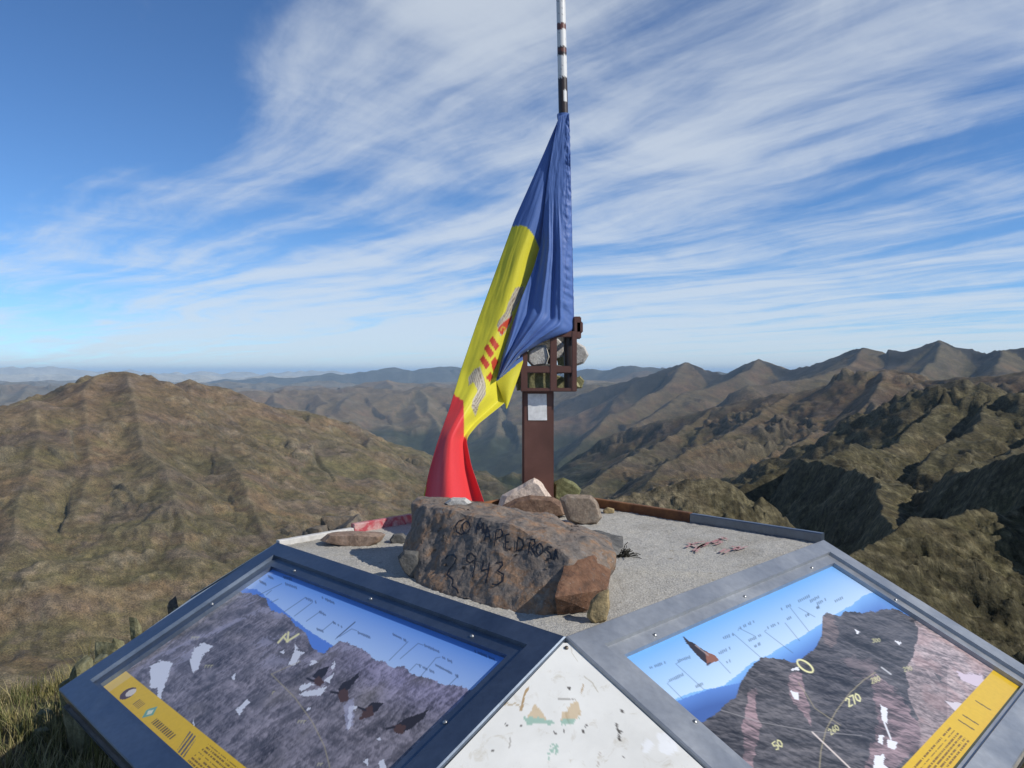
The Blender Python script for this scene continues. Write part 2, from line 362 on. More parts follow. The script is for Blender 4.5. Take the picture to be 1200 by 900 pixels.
    # fractal relief
    for lam, seed in ((3000, 60), (1500, 61), (750, 62), (370, 63), (185, 64), (92, 65), (46, 66), (23, 67), (11.5, 68), (5.7, 69), (2.9, 70), (1.4, 71), (.7, 72)):
        k = sstep(.42, .16, lam/R)*sstep(1.1, 2.6, lam/cell)
        if k.max() <= 0: continue
        n = perlin(X/lam+seed*3.3, Y/lam-seed*1.7, seed)
        n = .55*n+.45*(.45-np.abs(perlin(X/lam*1.3+7, Y/lam*1.3, seed+9))*1.6)
        a = .105*lam*np.where(lam < 60, 1.3, 1.0)
        H = H+k*a*n*np.clip(cf*1.2, .25, 1)*np.where(R < 6, .35, 1)
    # crags: broken outcrops on the steeper ground
    lr0 = np.log(np.maximum(R, 1)); msk = sstep(-.10, .30, fbm(A*11+2, lr0*9, 4, 90))
    rgt = sstep(RAD(3), RAD(12), A); nearr = sstep(1500, 800, R)*rgt
    reg = sstep(60, 95, R)*sstep(7000, 2500, R)*(.45+.55*rgt); msk = np.clip(msk+.40*nearr, 0, 1)
    vy = lr0*.55+H/R*1.25
    for fq, am, sd in ((26, .0075, 91), (60, .0046, 93), (125, .0030, 95), (260, .0018, 97)):
        q = perlin(A*fq, vy*fq, sd); q2 = perlin(A*fq*1.31+9, vy*fq*1.31, sd+40)
        rd = (.42-np.abs(q))*1.3+.6*q2
        H = H+am*R*np.tanh(rd*1.8)*msk*reg*np.clip(cf*1.5, .35, 1)*sstep(1.0, 2.0, (R/fq)/cell)
    P = np.stack([X, Y, H+CZ], -1)
    # slope and tint
    gu = np.gradient(P, axis=0); gv = np.gradient(P, axis=1); N = np.cross(gv, gu); N /= np.linalg.norm(N, axis=-1, keepdims=True)+1e-12
    up = np.abs(N[..., 2]); lr = np.log(np.maximum(R, 1))*.55+H/R*1.25
    n1 = fbm(A*22, lr*22, 4, 80); n2 = fbm(A*60+5, lr*60, 4, 82); n3 = fbm(A*11, lr*13+4, 3, 84); n4 = fbm(A*150, lr*150, 3, 86); n5 = fbm(A*380, lr*380, 2, 88); n6 = fbm(A*14+7, lr*17, 4, 89)
    Cc = C.astype(np.float64)*.55+np.where(R < 12000, 1, 0)[..., None]*np.array(BROWN)*.45+np.where(R < 12000, 0, 1)[..., None]*C*.45
    def blur(a, k):
        for ax in (0, 1):
            c = np.cumsum(np.pad(a, [(k+1, k) if i == ax else (0, 0) for i in (0, 1)], mode='edge'), axis=ax)
            n = a.shape[ax]
            a = (np.take(c, np.arange(2*k+1, 2*k+1+n), axis=ax)-np.take(c, np.arange(0, n), axis=ax))/(2*k+1)
        return a
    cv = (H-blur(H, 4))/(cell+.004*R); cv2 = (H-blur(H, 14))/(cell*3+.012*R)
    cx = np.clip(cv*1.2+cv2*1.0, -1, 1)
    def blend(fac, col):
        nonlocal Cc
        Cc = Cc*(1-fac[..., None])+np.array(col)*fac[..., None]
    blend(sstep(.80, .93, up+.10*n2)*sstep(14000, 6000, R)*.6, (.104, .094, .050))          # grass on gentler ground
    blend(sstep(-260, -20, H+60*n1)*sstep(1200, 1600, R)*sstep(3600, 3000, R)*.60, (.172, .112, .076))
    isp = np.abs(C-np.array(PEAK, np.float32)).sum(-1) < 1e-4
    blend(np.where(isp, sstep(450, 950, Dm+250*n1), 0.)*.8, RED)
    blend(np.where(isp, sstep(620, 120, Dm+150*n1), 0.)*.6, (.050, .048, .050))  # shade on the fronts of the skyline peaks, put into the albedo
    blend(sstep(.0, .35, n3+.4*n1)*.50*(R < 14000), (.165, .106, .072))                   # reddish scree
    blend(sstep(.08, .35, n6+.3*n2)*.65*(R < 5000), (.120, .092, .084))                   # violet-grey scree
    blend(sstep(.10, .40, -n6+.3*n2)*.42*(R < 5000), (.108, .100, .046))                  # olive turf
    blend(sstep(.30, .52, n2+.35*n3)*.3*(R < 5000), (.21, .135, .070))                    # ochre streaks
    blend(sstep(.15, .55, n1+.4*n2)*.45*(R < 14000), (.175, .150, .115))                  # pale grey scree
    blend(sstep(.76, .60, up+.08*n2)*.7*(R < 16000), (.105, .096, .078))                  # bare rock where steep
    blend(sstep(.25, .6, n4)*.45*(R < 3500), (.060, .055, .028))                          # dwarf shrubs
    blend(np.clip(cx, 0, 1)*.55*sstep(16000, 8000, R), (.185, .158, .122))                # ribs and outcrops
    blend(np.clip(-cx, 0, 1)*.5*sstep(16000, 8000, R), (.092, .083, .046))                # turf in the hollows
    zz = P[..., 2]
    forest = sstep(0, -170, zz+230+110*n1+.055*np.maximum(R-3000, 0))*sstep(1500, 2600, R)*sstep(16000, 9000, R)
    blend(forest*.92, (.020, .030, .018))
    nearright = sstep(RAD(8), RAD(16), A)*sstep(1300, 700, R)*sstep(40, 80, R)
    blend(nearright*.75, (.044, .042, .024))
    blend(nearright*sstep(.10, .45, n2+.5*n4)*.5, (.150, .135, .095))
    blend(np.where(isp, sstep(900, 300, Dm+200*n1), 0.)*.8, (.034, .036, .044))  # second, deeper pass of painted shade below the peak crests
    Cc *= np.clip(1+.42*n2+.16*n4, .3, 2.2)[..., None]
    Cc *= (1-.30*sstep(RAD(1), RAD(9), A)*sstep(600, 1500, R)*sstep(12000, 8000, R))[..., None]      # darker albedo on the right side of the valley
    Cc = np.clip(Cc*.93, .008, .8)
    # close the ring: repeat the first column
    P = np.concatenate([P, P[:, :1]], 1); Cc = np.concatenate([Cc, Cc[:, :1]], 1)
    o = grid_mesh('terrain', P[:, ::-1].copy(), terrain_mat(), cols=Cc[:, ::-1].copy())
    tag(o, 'brown and olive mountain ridges falling to a forested valley round the summit', 'mountains', kind='structure')
    return P, o
TP, TERR = terrain()

# ------------------------------------------------------------------ orientation table
TZ = 1.02
CA, CB, CD = atz(663, 745, TZ), atz(325, 635, TZ), atz(965, 632, TZ); CC = CB+CD-CA
TCEN = (CA+CC)/2
def steel(name, c0, c1, rough, metal=.85):
    m, nt, b, L = new_mat(name)
    n = tnoise(nt, 7, 6, .6, .5); n2 = tnoise(nt, 60, 4, .6, 0, vscale=(1, 1, 1))
    r = ramp(nt, [(.3, c0), (.7, c1)]); L(n.outputs[0], r.inputs[0])
    r2 = ramp(nt, [(.35, (.93,)*3), (.65, (1.05,)*3)]); L(n2.outputs[0], r2.inputs[0])
    L(mixc(nt, 1.0, r.outputs[0], r2.outputs[0], 'MULTIPLY'), b.inputs['Base Color'])
    rr = ramp(nt, [(.3, (rough*.8,)*3), (.75, (rough*1.25,)*3)]); L(n.outputs[0], rr.inputs[0]); L(rr.outputs[0], b.inputs['Roughness'])
    b.inputs['Metallic'].default_value = metal
    bump(nt, b, n2.outputs[0], .08, .002)
    return m
M_STEEL = steel('weathered_steel_lit', (.30, .315, .335), (.39, .405, .42), .46, .65)  # lit copy of the frame steel, sun brightness put into the colour
M_STEEL_BLUE_SHADE = steel('blue_steel_sky_shade', (.13, .16, .205), (.18, .215, .265), .36, .85)  # left frames: sky reflection and shade painted into the steel; also blue-grey rim
M_SCREW = plain('screw_metal', (.40, .40, .39), .4, .9)
M_CONC = noisy('gravel_concrete', [(.28, (.24, .225, .19)), (.5, (.42, .40, .355)), (.72, (.58, .555, .50))], 150, 6, .92, 0, .9, .006, 170, .7)
def stain(m):
    nt = m.node_tree; b = nt.nodes['Principled BSDF']; src = b.inputs['Base Color'].links[0].from_socket
    n = tnoise(nt, 3.2, 7, .65, .5); r = ramp(nt, [(.32, (.74, .72, .68)), (.5, (1, 1, 1)), (.72, (1.08, 1.06, 1.0))]); nt.links.new(n.outputs[0], r.inputs[0])
    n2 = tnoise(nt, 38, 3, .5, 0); r2 = ramp(nt, [(.66, (1, 1, 1)), (.72, (.62, .58, .50))]); nt.links.new(n2.outputs[0], r2.inputs[0])
    c = mixc(nt, 1.0, src, r.outputs[0], 'MULTIPLY'); c = mixc(nt, .8, c, r2.outputs[0], 'MULTIPLY'); nt.links.new(c, b.inputs['Base Color'])
stain(M_CONC)
def wall_conc():
    return noisy('concrete', [(.3, (.26, .25, .23)), (.7, (.4, .39, .36))], 9, 8, .9, 0, .5, .004)
M_WALL = wall_conc()
def white_mat():
    m, nt, b, L = new_mat('chipped_white_paint')
    at = nt.nodes.new('ShaderNodeAttribute'); at.attribute_name = 'albedo'
    n = tnoise(nt, 6, 7, .6, .4); r = ramp(nt, [(.3, (.86, .85, .82)), (.7, (1.04, 1.03, 1.0))]); L(n.outputs[0], r.inputs[0])
    n3 = tnoise(nt, 25, 8, .7, 1.0, vscale=(1, 1, .3)); r3 = ramp(nt, [(.56, (1, 1, 1)), (.72, (.60, .52, .38))]); L(n3.outputs[0], r3.inputs[0])
    c = mixc(nt, 1.0, at.outputs['Color'], r.outputs[0], 'MULTIPLY'); c = mixc(nt, .55, c, r3.outputs[0], 'MULTIPLY')
    L(c, b.inputs['Base Color']); b.inputs['Roughness'].default_value = .42
    n2 = tnoise(nt, 45, 6, .6); bump(nt, b, n2.outputs[0], .12, .002)
    return m
M_WHITE = white_mat()
TABLE = empty('orientation_table', (TCEN.x, TCEN.y, 0))
tag(TABLE, 'square orientation table with gravelled concrete top and sloping steel-framed panorama panels', 'orientation table')
TH = RAD(25.4); PLENS = dict(left=.742, right=.768, back_right=.742, back_left=.742)
QUAD = [CA, CD, CC, CB]            # counter-clockwise
def panel_axes(p, q):              # p -> q runs left to right as read from outside
    e = (q-p).normalized(); n = Vector((e.y, -e.x, 0)); 
    if n.dot(p-TCEN) < 0: n = -n
    v = n*math.cos(TH)+Vector((0, 0, -math.sin(TH))); w = e.cross(v); 
    if w.z < 0: w = -w
    return e, v, w, (q-p).length
PANELS = {}
FRW = dict(l=.108, r=.104, t=.092, b=.082)
def frame(name_key, p, q, lift=0.0):
    e, v, w, S = panel_axes(p, q); o = p+Vector((0, 0, lift)); PLEN = PLENS[name_key]
    PANELS[name_key] = (o, e, v, w, S)
    def pt(a, b, c): return o+e*a+v*b+w*c
    def ring(ins, z):
        l, r, t, b = (ins if isinstance(ins, tuple) else (ins,)*4)
        return [pt(l, t, z), pt(S-r, t, z), pt(S-r, PLEN-b, z), pt(l, PLEN-b, z)]
    f = FRW; k = .030
    rings = [ring(.004, -.055), ring(0, -.05), ring(0, -.003), ring(.003, 0), ring((f['l']-k-.006, f['r']-k-.006, f['t']-k-.006, f['b']-.012), 0),
             ring((f['l']-k-.004, f['r']-k-.004, f['t']-k-.004, f['b']-.01), -.011), ring((f['l'], f['r'], f['t'], f['b']), -.012), ring((f['l']+.001, f['r']+.001, f['t']+.001, f['b']+.001), -.026)]
    vs_, fs = [], []
    for i, rg in enumerate(rings):
        vs_ += rg
        if i:
            for j in range(4):
                a = (i-1)*4+j; b = (i-1)*4+(j+1) % 4; fs.append((a, b, b+4, a+4))
    fr = pydata('panel_frame', vs_, fs, M_STEEL_BLUE_SHADE if 'left' in name_key else M_STEEL, TABLE)
    # cap-head screws on the inner flange
    for (a, b) in [(.18, f['t']-.014), (.5, f['t']-.014), (.82, f['t']-.014), (-1, .30), (-2, .30)]:
        x = S*a if a > 0 else (f['l']-.014 if a == -1 else S-f['r']+.014)
        c = pt(x, b, -.012); bm = bmesh.new()
        bmesh.ops.create_cone(bm, cap_ends=True, segments=10, radius1=.0055, radius2=.0042, depth=.005)
        bmesh.ops.bevel(bm, geom=[g for g in bm.edges if len(g.link_faces) == 2 and all(abs(vv.co.z-.0025) < 1e-5 for vv in g.verts)], offset=.001, segments=2, affect='EDGES')
        q_ = w.to_track_quat('Z', 'Y').to_matrix().to_4x4()
        bmesh.ops.transform(bm, matrix=Matrix.Translation(c+w*.002) @ q_, verts=bm.verts)
        frombm('screw', bm, M_SCREW, fr, True)
    return fr
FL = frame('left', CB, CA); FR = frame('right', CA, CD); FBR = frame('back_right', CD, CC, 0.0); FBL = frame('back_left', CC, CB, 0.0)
# white painted plates between the panels
def white_plate(c, p1, p2, detailed):
    # p1, p2: the panel lower corners either side of corner c
    n = 150 if detailed else 6
    inset = .0
    a = np.array(c)+np.array([0, 0, -.010]); b1 = np.array(p1)+np.array([0, 0, -.010]); b2 = np.array(p2)+np.array([0, 0, -.010])
    T = np.linspace(.012, 1, n)[:, None, None]; U = np.linspace(.006, .994, n)[None, :, None]
    P = a*(1-T)+(b1*(1-U)+b2*U)*T
    Cc = np.empty(P.shape); Cc[:] = (.74, .735, .70)
    if detailed:
        X, Y = proj_np(P); nz = fbm(X/9, Y/9, 4, 3); nf = fbm(X/3, Y/3, 3, 8)
        def put(m, col): Cc[m] = col
        TAN = (.60, .49, .34); GRN = (.34, .49, .41); BLK = (.10, .09, .08)
        put(inpoly(X+5*nz, Y+6*nz, [(618, 838), (626, 824), (636, 835), (640, 845), (622, 846)]), TAN)
        put(inpoly(X+5*nz, Y+6*nz, [(657, 838), (676, 820), (681, 838), (672, 845), (655, 846)]), TAN)
        put(inpoly(X+5*nz, Y+5*nz, [(613, 842), (632, 840), (651, 846), (648, 852), (634, 848), (618, 849)]), GRN)
        put(inpoly(X+5*nz, Y+5*nz, [(656, 843), (681, 841), (668, 847), (660, 852)]), GRN)
        put(inpoly(X+4*nz, Y+6*nz, [(645, 872), (653, 869), (652, 881), (642, 890), (640, 884)]) & (nf > -.1), GRN)
        for x, y, r in ((667, 806, 2.2), (729, 833, 2.0), (650, 859, 2.0), (661, 857, 1.3), (684, 857, 1.6), (727, 857, 2.0), (594, 850, 1.6), (611, 851, 1.2), (686, 851, 1.2), (577, 880, 1.2), (731, 887, 1.4)):
            put(np.hypot(X-x, Y-y)+2.5*nf < r, BLK)
        for pl, wd, col in (([(654, 819), (684, 819)], .55, (.35, .33, .30)), ([(619, 806), (614, 816), (612, 826), (610, 833)], 1.3, (.42, .30, .17)), ([(684, 802), (681, 811)], .8, (.45, .33, .2)),
                            ([(722, 848), (725, 858), (726, 868)], 1.2, BLK), ([(598, 864), (597, 876)], .6, (.4, .38, .35)), ([(685, 793), (694, 800), (700, 810)], .6, (.55, .52, .45)), ([(703, 881), (700, 899)], .5, (.5, .45, .4)),
                            ([(590, 827), (594, 824), (598, 827), (603, 824), (610, 828)], .8, (.5, .42, .3)), ([(668, 750), (670, 765), (677, 775)], .5, (.6, .58, .52))):
            for i in range(len(pl)-1): put(seg_dist(X+1.5*nf, Y+1.5*nf, pl[i], pl[i+1]) < wd*1.1, col)
        for poly in ([(752, 872), (760, 866), (766, 872), (760, 882), (752, 884)], [(770, 862), (786, 858), (796, 880), (782, 884), (772, 880)]): put(inpoly(X+3*nz, Y+3*nz, poly), (.82, .83, .84))
        dl = seg_dist(X, Y, (663, 745), (415, 960)); dr = seg_dist(X, Y, (663, 745), (960, 985))
        put((dl < 1.2+9*np.clip(nz-.05, 0, 1)) & (Y > 850), TAN); put((dr < 1.2+10*np.clip(nz-.05, 0, 1)) & (Y > 825), (.48, .40, .27))
        put((dr < 10) & (Y > 882) & (nz > -.35), (.50, .40, .25)); put((dl < 9) & (Y > 872) & (nz > -.3), (.55, .40, .22))
    o = grid_mesh('corner_plate', P, M_WHITE, TABLE, cols=Cc, smooth=True)
    # screw at the tip
    nrm = Vector(np.cross(b1-a, b2-a)).normalized()
    if nrm.z < 0: nrm = -nrm
    mid = Vector((a*.965+(b1+b2)/2*.035)); bm = bmesh.new(); bmesh.ops.create_cone(bm, cap_ends=True, segments=12, radius1=.005, radius2=.004, depth=.004)
    bmesh.ops.transform(bm, matrix=Matrix.Translation(mid+nrm*.001) @ nrm.to_track_quat('Z', 'Y').to_matrix().to_4x4(), verts=bm.verts)
    frombm('screw', bm, plain('dull_screw', (.16, .13, .10), .5, .7), o, True)
    return o
def low(key, right):
    o, e, v, w, S = PANELS[key]; return o+v*PLENS[key]+(e*S if right else Vector((0, 0, 0)))
white_plate(CA, low('left', True), low('right', False), True)
white_plate(CD, low('right', True), low('back_right', False), False)
white_plate(CC, low('back_right', True), low('back_left', False), False)
white_plate(CB, low('back_left', True), low('left', False), False)
# plinth: eight-sided wall set back under the panels, and skirt under the frames
oct_ = [low('left', False), low('left', True), low('right', False), low('right', True), low('back_right', False), low('back_right', True), low('back_left', False), low('back_left', True)]
def plinth():
    vs_, fs = [], []
    prof = [(.992, -.052), (.985, -.06), (.74, -.065), (.72, -2.4)]
    for k, dz in prof:
        for p in oct_:
            c = TCEN+(p-TCEN)*k; vs_.append((c.x, c.y, p.z+dz))
    for i in range(len(prof)-1):
        for j in range(8):
            a = i*8+j; b = i*8+(j+1) % 8; fs.append((a, b, b+8, a+8))
    pydata('plinth', vs_, fs, M_WALL, TABLE)
plinth()
# concrete top, a shallow tray of gravelled concrete
def top():
    n = 160
    U = np.linspace(0, 1, n)[:, None, None]; V = np.linspace(0, 1, n)[None, :, None]
    A_, B_, D_, C_ = (np.array(q) for q in (CA, CB, CD, CC))
    P = A_*(1-U)*(1-V)+D_*U*(1-V)+C_*U*V+B_*(1-U)*V
    P[..., 2] += -.013+.0035*fbm(P[..., 0]*14, P[..., 1]*14, 4, 5)+.0035*fbm(P[..., 0]*70, P[..., 1]*70, 2, 6)
    grid_mesh('concrete_top', P, M_CONC, TABLE)
top()
# upstanding rims on the two far sides
def rim(p, q, h0, mat, t0=0., t1=1., name='rim_strip'):
    e = (q-p).normalized(); n = Vector((-e.y, e.x, 0)); 
    if n.dot(TCEN-p) < 0: n = -n
    a = p.lerp(q, t0); b = p.lerp(q, t1); bm = bmesh.new(); seg = 14
    prof = [(.014, -.03), (.014, h0-.003), (.011, h0), (-.006, h0), (-.008, h0-.003), (-.008, -.04)]
    rows = []
    for i in range(seg+1):
        c = a.lerp(b, i/seg); wob = .0012*math.sin(i*2.3+p.x)
        rows.append([bm.verts.new(c+n*(x+wob)+Vector((0, 0, z))) for x, z in prof])
    for i in range(seg):
        for j in range(len(prof)-1): bm.faces.new((rows[i][j], rows[i+1][j], rows[i+1][j+1], rows[i][j+1]))
    bm.faces.new(rows[0]); bm.faces.new(rows[-1][::-1])
    return frombm(name, bm, mat, TABLE)
M_RUST = noisy('rust', [(.3, (.085, .036, .018)), (.55, (.20, .085, .032)), (.75, (.30, .14, .05))], 14, 8, .85, .1, .5, .003)
def paint_mat(name, col, under, lo, hi, scale=22):
    m, nt, b, L = new_mat(name); n = tnoise(nt, scale, 8, .7, .6); r = ramp(nt, [(lo, under), (hi, col)]); L(n.outputs[0], r.inputs[0]); L(r.outputs[0], b.inputs['Base Color'])
    b.inputs['Roughness'].default_value = .6; bump(nt, b, n.outputs[0], .3, .002); return m
M_REDP = paint_mat('red_paint', (.33, .02, .035), (.42, .20, .18), .32, .52)
M_REDF = paint_mat('faded_red_paint', (.36, .05, .065), (.50, .36, .33), .34, .56)
M_PALE = noisy('pale_rim', [(.3, (.40, .385, .36)), (.7, (.60, .585, .55))], 30, 7, .85)
rim(CD, CC, .022, M_STEEL_BLUE_SHADE, 0.0, .40); rim(CD, CC, .024, M_RUST, .402, 1.0)
rim(CC, CB, .020, M_RUST, 0.02, .44); rim(CC, CB, .030, M_REDP, .442, .56); rim(CC, CB, .020, M_REDF, .562, .78); rim(CC, CB, .006, M_PALE, .782, 1.0)
# ---- lettering strokes helper: ribbon along a poly-line lying on a surface
def ribbon(bm, pts, nrm, wid):
    prev = None
    for i, p in enumerate(pts):
        a = pts[max(i-1, 0)]; b = pts[min(i+1, len(pts)-1)]; t = (b-a)
        nn = nrm[i] if isinstance(nrm, list) else nrm
        s = nn.cross(t)
        if s.length < 1e-9: continue
        ww = wid*(.8+.4*random.random())
        s = s.normalized()*ww*.5; cur = (bm.verts.new(p+s), bm.verts.new(p-s))
        if prev:
            try: bm.faces.new((prev[0], cur[0], cur[1], prev[1]))
            except ValueError: pass
        prev = cur
# red paint marks on the concrete
M_MARK = paint_mat('worn_red_marks', (.42, .12, .12), (.42, .36, .32), .40, .58, 110)
def marks():
    bm = bmesh.new(); up = Vector((0, 0, 1))
    S_ = [[(804, 641), (812, 637), (826, 634)], [(806, 636), (818, 641)], [(812, 645), (822, 639), (832, 635)], [(816, 647), (819, 641), (826, 637)], [(823, 640), (830, 637)],
          [(833, 635), (845, 631)], [(836, 636), (842, 633), (846, 635), (838, 638)], [(842, 632), (851, 630)], [(845, 629), (853, 632)],
          [(844, 647), (850, 643)], [(849, 648), (855, 644)], [(857, 640), (866, 642)], [(859, 644), (868, 640)], [(864, 644), (876, 640)]]
    for s in S_:
        pts = []
        for i in range(len(s)-1):
            for k in range(6):
                t = k/6; x = s[i][0]*(1-t)+s[i+1][0]*t; y = s[i][1]*(1-t)+s[i+1][1]*t; pts.append(atz(x, y, TZ-.0065))
        pts.append(atz(*s[-1], TZ-.0065)); ribbon(bm, pts, up, .010)
    frombm('painted_marks', bm, M_MARK, TABLE)
marks()
# ---- printed panoramas
def poster_grid(key, nu, nv):
    o, e, v, w, S = PANELS[key]; f = FRW; PLEN = PLENS[key]
    u = np.linspace(f['l']-.004, S-f['r']+.004, nu)[None, :, None]; vv = np.linspace(f['t']-.004, PLEN-f['b']+.004, nv)[:, None, None]
    P = np.array(o)+np.array(e)*u+np.array(v)*vv+np.array(w)*(-.0245)
    X, Y = proj_np(P); return P, X, Y, (u[..., 0]+0*vv[..., 0]), (vv[..., 0]+0*u[..., 0])
def lerpc(a, b, t): return np.array(a)*(1-t[..., None])+np.array(b)*t[..., None]
def profile(X, pts):
    return np.interp(X, [p[0] for p in pts], [p[1] for p in pts])
def stroke(Cc, X, Y, pl, wd, col, al=1.):
    m = np.zeros(X.shape)
    x0 = min(p[0] for p in pl)-6; x1 = max(p[0] for p in pl)+6; y0 = min(p[1] for p in pl)-6; y1 = max(p[1] for p in pl)+6
    s = (X > x0) & (X < x1) & (Y > y0) & (Y < y1)
    if not s.any(): return
    xs, ys = X[s], Y[s]; d = np.full(xs.shape, 99.)
    for i in range(len(pl)-1): d = np.minimum(d, seg_dist(xs, ys, pl[i], pl[i+1]))
    a = (al*sstep(wd+.55, wd-.55, d))[:, None]; Cc[s] = Cc[s]*(1-a)+np.array(col)*a
def wordmark(Cc, X, Y, a, b, h, col, al=.85):
    """a small illegible caption: a row of tiny uneven ticks from a to b"""
    rg = random.Random(int(a[0]*7+a[1])); n = max(5, int(math.hypot(b[0]-a[0], b[1]-a[1])/2.0))
    for i in range(n):
        if rg.random() < .13: continue
        t = (i+.5)/n; x = a[0]*(1-t)+b[0]*t; y = a[1]*(1-t)+b[1]*t; hh = h*rg.uniform(.5, 1.1)
        stroke(Cc, X, Y, [(x-.4, y-hh*.5), (x+.4, y+hh*.5)], .62, col, al)
def fill(Cc, X, Y, poly, col, jit=0, n=None, al=1.):
    m = inpoly(X+(jit*n if n is not None else 0), Y+(jit*n if n is not None else 0), poly); Cc[m] = Cc[m]*(1-al)+np.array(col)*al
def relief(U, V, seed, f=6., ax=1.0, sh=.0, oct_=8):
    """tone of a photographed rocky slope: light on a fractal relief (printed picture)"""
    h = 0; a = 1.; x = U*f+sh*V*f; y = V*f*ax
    for i in range(oct_):
        p = perlin(x*2**i+seed, y*2**i-seed, seed+i); h = h+a*(.5-np.abs(p))*1.4+a*.4*perlin(x*2**i*1.7, y*2**i*1.7, seed+20+i); a *= .56
    gu = np.gradient(h, axis=1); gv = np.gradient(h, axis=0); g = gu*.8-gv*.6
    g = g/(np.std(g)+1e-9); return np.tanh(g*.75), (h-h.mean())/h.std()
M_POST = attr_mat('printed_panel', .32, .5, .35)
SNOW = (.62, .63, .68); YEL = (.66, .42, .014); CREAM = (.72, .66, .34)
def poster_left():
    P, X, Y, U, V = poster_grid('left', 520, 280)
    o, e, v, w, S = PANELS['left']
    nz = fbm(U*14, V*14, 5, 1, .62); ns = fbm(U*10+V*26, V*10-U*3, 5, 4, .62); nf = fbm(U*70, V*70, 4, 7, .65); nd = fbm(U*30+V*75, V*22, 4, 15, .6)
    # sky
    ty = np.clip((V-FRW['t'])/.26, 0, 1); 
    Cc = lerpc((.06, .22, .66), (.64, .78, .92), ty**.8)
    # skyline rising on the left of the sheet (traced along the ridge)
    L0 = [(120, 800), (240, 704), (276, 688), (284, 694), (300, 696), (312, 704), (318, 714), (330, 718), (340, 724), (346, 734), (358, 742), (366, 760), (380, 766), (398, 750), (412, 755), (426, 762), (440, 774), (452, 776), (460, 782), (474, 782), (484, 790), (500, 794), (516, 800), (540, 806), (570, 814), (620, 830), (700, 860)]
    bl = profile(X, [(300, 690), (345, 726), (366, 742), (400, 762), (440, 785), (460, 800), (700, 900)])
    Cc[Y > bl+2*nf] = (.10, .22, .62)
    yr = profile(X, L0); m = Y > yr+5*nz*1.0+3*nf
    dep = np.clip((Y-yr)/70, 0, 1)
    vio = sstep(330, 470, X)*sstep(.9, .1, dep)
    rock = lerpc((.115, .105, .12), (.23, .205, .225), np.clip(.5+.85*ns+.5*nf, 0, 1)); rock = rock*(1-vio[..., None]*.5)+np.array((.26, .235, .37))*vio[..., None]*.5
    hs, hh = relief(U, V, 3, 5.5, .8, .6); rock *= np.clip(1+.50*hs+.12*hh+.25*nf, .2, 2)[..., None]
    dk = sstep(.0, .45, -nz+.2*nf)*.5*sstep(520, 300, X); rock = rock*(1-dk[..., None])+np.array((.06, .058, .065))*dk[..., None]
    bro = sstep(.1, .5, fbm(U*5+3, V*5, 3, 33)); rock = rock*(1-.35*bro[..., None])+np.array((.22, .19, .15))*.35*bro[..., None]
    sn = sstep(.9, 1.7, hh+.7*hs+.8*nz)*.45*sstep(800, 760, Y+0*X); rock = rock*(1-sn[..., None])+np.array((.34, .33, .42))*sn[..., None]
    Cc[m] = rock[m]
    for poly in ([(176, 780), (188, 774), (202, 776), (196, 795), (190, 812), (187, 831), (184, 830), (185, 806), (176, 806)], [(222, 776), (228, 760), (238, 753), (250, 757), (238, 768), (232, 784), (226, 788)], [(213, 852), (224, 855), (227, 842), (229, 860), (222, 866)],
                 [(276, 832), (290, 820), (293, 822), (280, 838)], [(271, 795), (276, 788), (275, 798)], [(337, 779), (346, 762), (357, 764), (344, 780)], [(361, 779), (368, 773), (374, 777), (364, 780)], [(350, 806), (362, 800), (369, 802), (352, 810)], [(350, 813), (372, 808), (384, 804), (376, 815), (352, 815)],
                 [(388, 782), (392, 773), (393, 778), (389, 786)], [(379, 798), (392, 788), (386, 800)], [(408, 832), (412, 826), (420, 829), (413, 834), (411, 854), (407, 856)], [(426, 893), (432, 888), (431, 897)], [(444, 892), (450, 890), (452, 900), (446, 905)], [(358, 832), (365, 826), (361, 834)],
                 [(345, 754), (350, 760), (346, 763)], [(327, 764), (333, 760), (332, 766)], [(441, 866), (446, 863), (445, 867)]):
        fill(Cc, X, Y, poly, SNOW, 3.0, nf)
    fill(Cc, X, Y, [(402, 826), (415, 818), (414, 850), (406, 856)], (.42, .42, .55), 4, nf, .5)
    # birds
    BK = (.030, .024, .024); BR = (.085, .045, .032)
    def bird(body, wing1, wing2, head):
        fill(Cc, X, Y, wing1, BK, 1.5, nf); fill(Cc, X, Y, wing2, BR, 1.5, nf); fill(Cc, X, Y, body, BR, 1, nf); stroke(Cc, X, Y, head, 1.4, BK)
    bird([(366, 798), (374, 792), (380, 800), (372, 804)], [(366, 794), (372, 785), (386, 781), (382, 790), (374, 797)], [(372, 795), (378, 796), (376, 805), (370, 802)], [(360, 795), (367, 798)])
    bird([(395, 812), (404, 806), (409, 818), (399, 824)], [(396, 808), (402, 800), (414, 794), (421, 786), (420, 794), (410, 806), (400, 816)], [(396, 812), (408, 808), (408, 820), (400, 824)], [(388, 811), (396, 812)])
    bird([(424, 832), (436, 826), (438, 838), (428, 842)], [(428, 830), (436, 823), (450, 824), (443, 832), (430, 840)], [(426, 834), (438, 834), (424, 843), (420, 844)], [(420, 829), (428, 832)])
    bird([(460, 852), (470, 848), (474, 858), (466, 860)], [(462, 852), (474, 842), (488, 838), (503, 831), (496, 842), (478, 856), (464, 860)], [(460, 850), (476, 850), (472, 860), (462, 858)], [(453, 854), (462, 852)])
    # captions with leader lines
    INK = (.03, .04, .08)
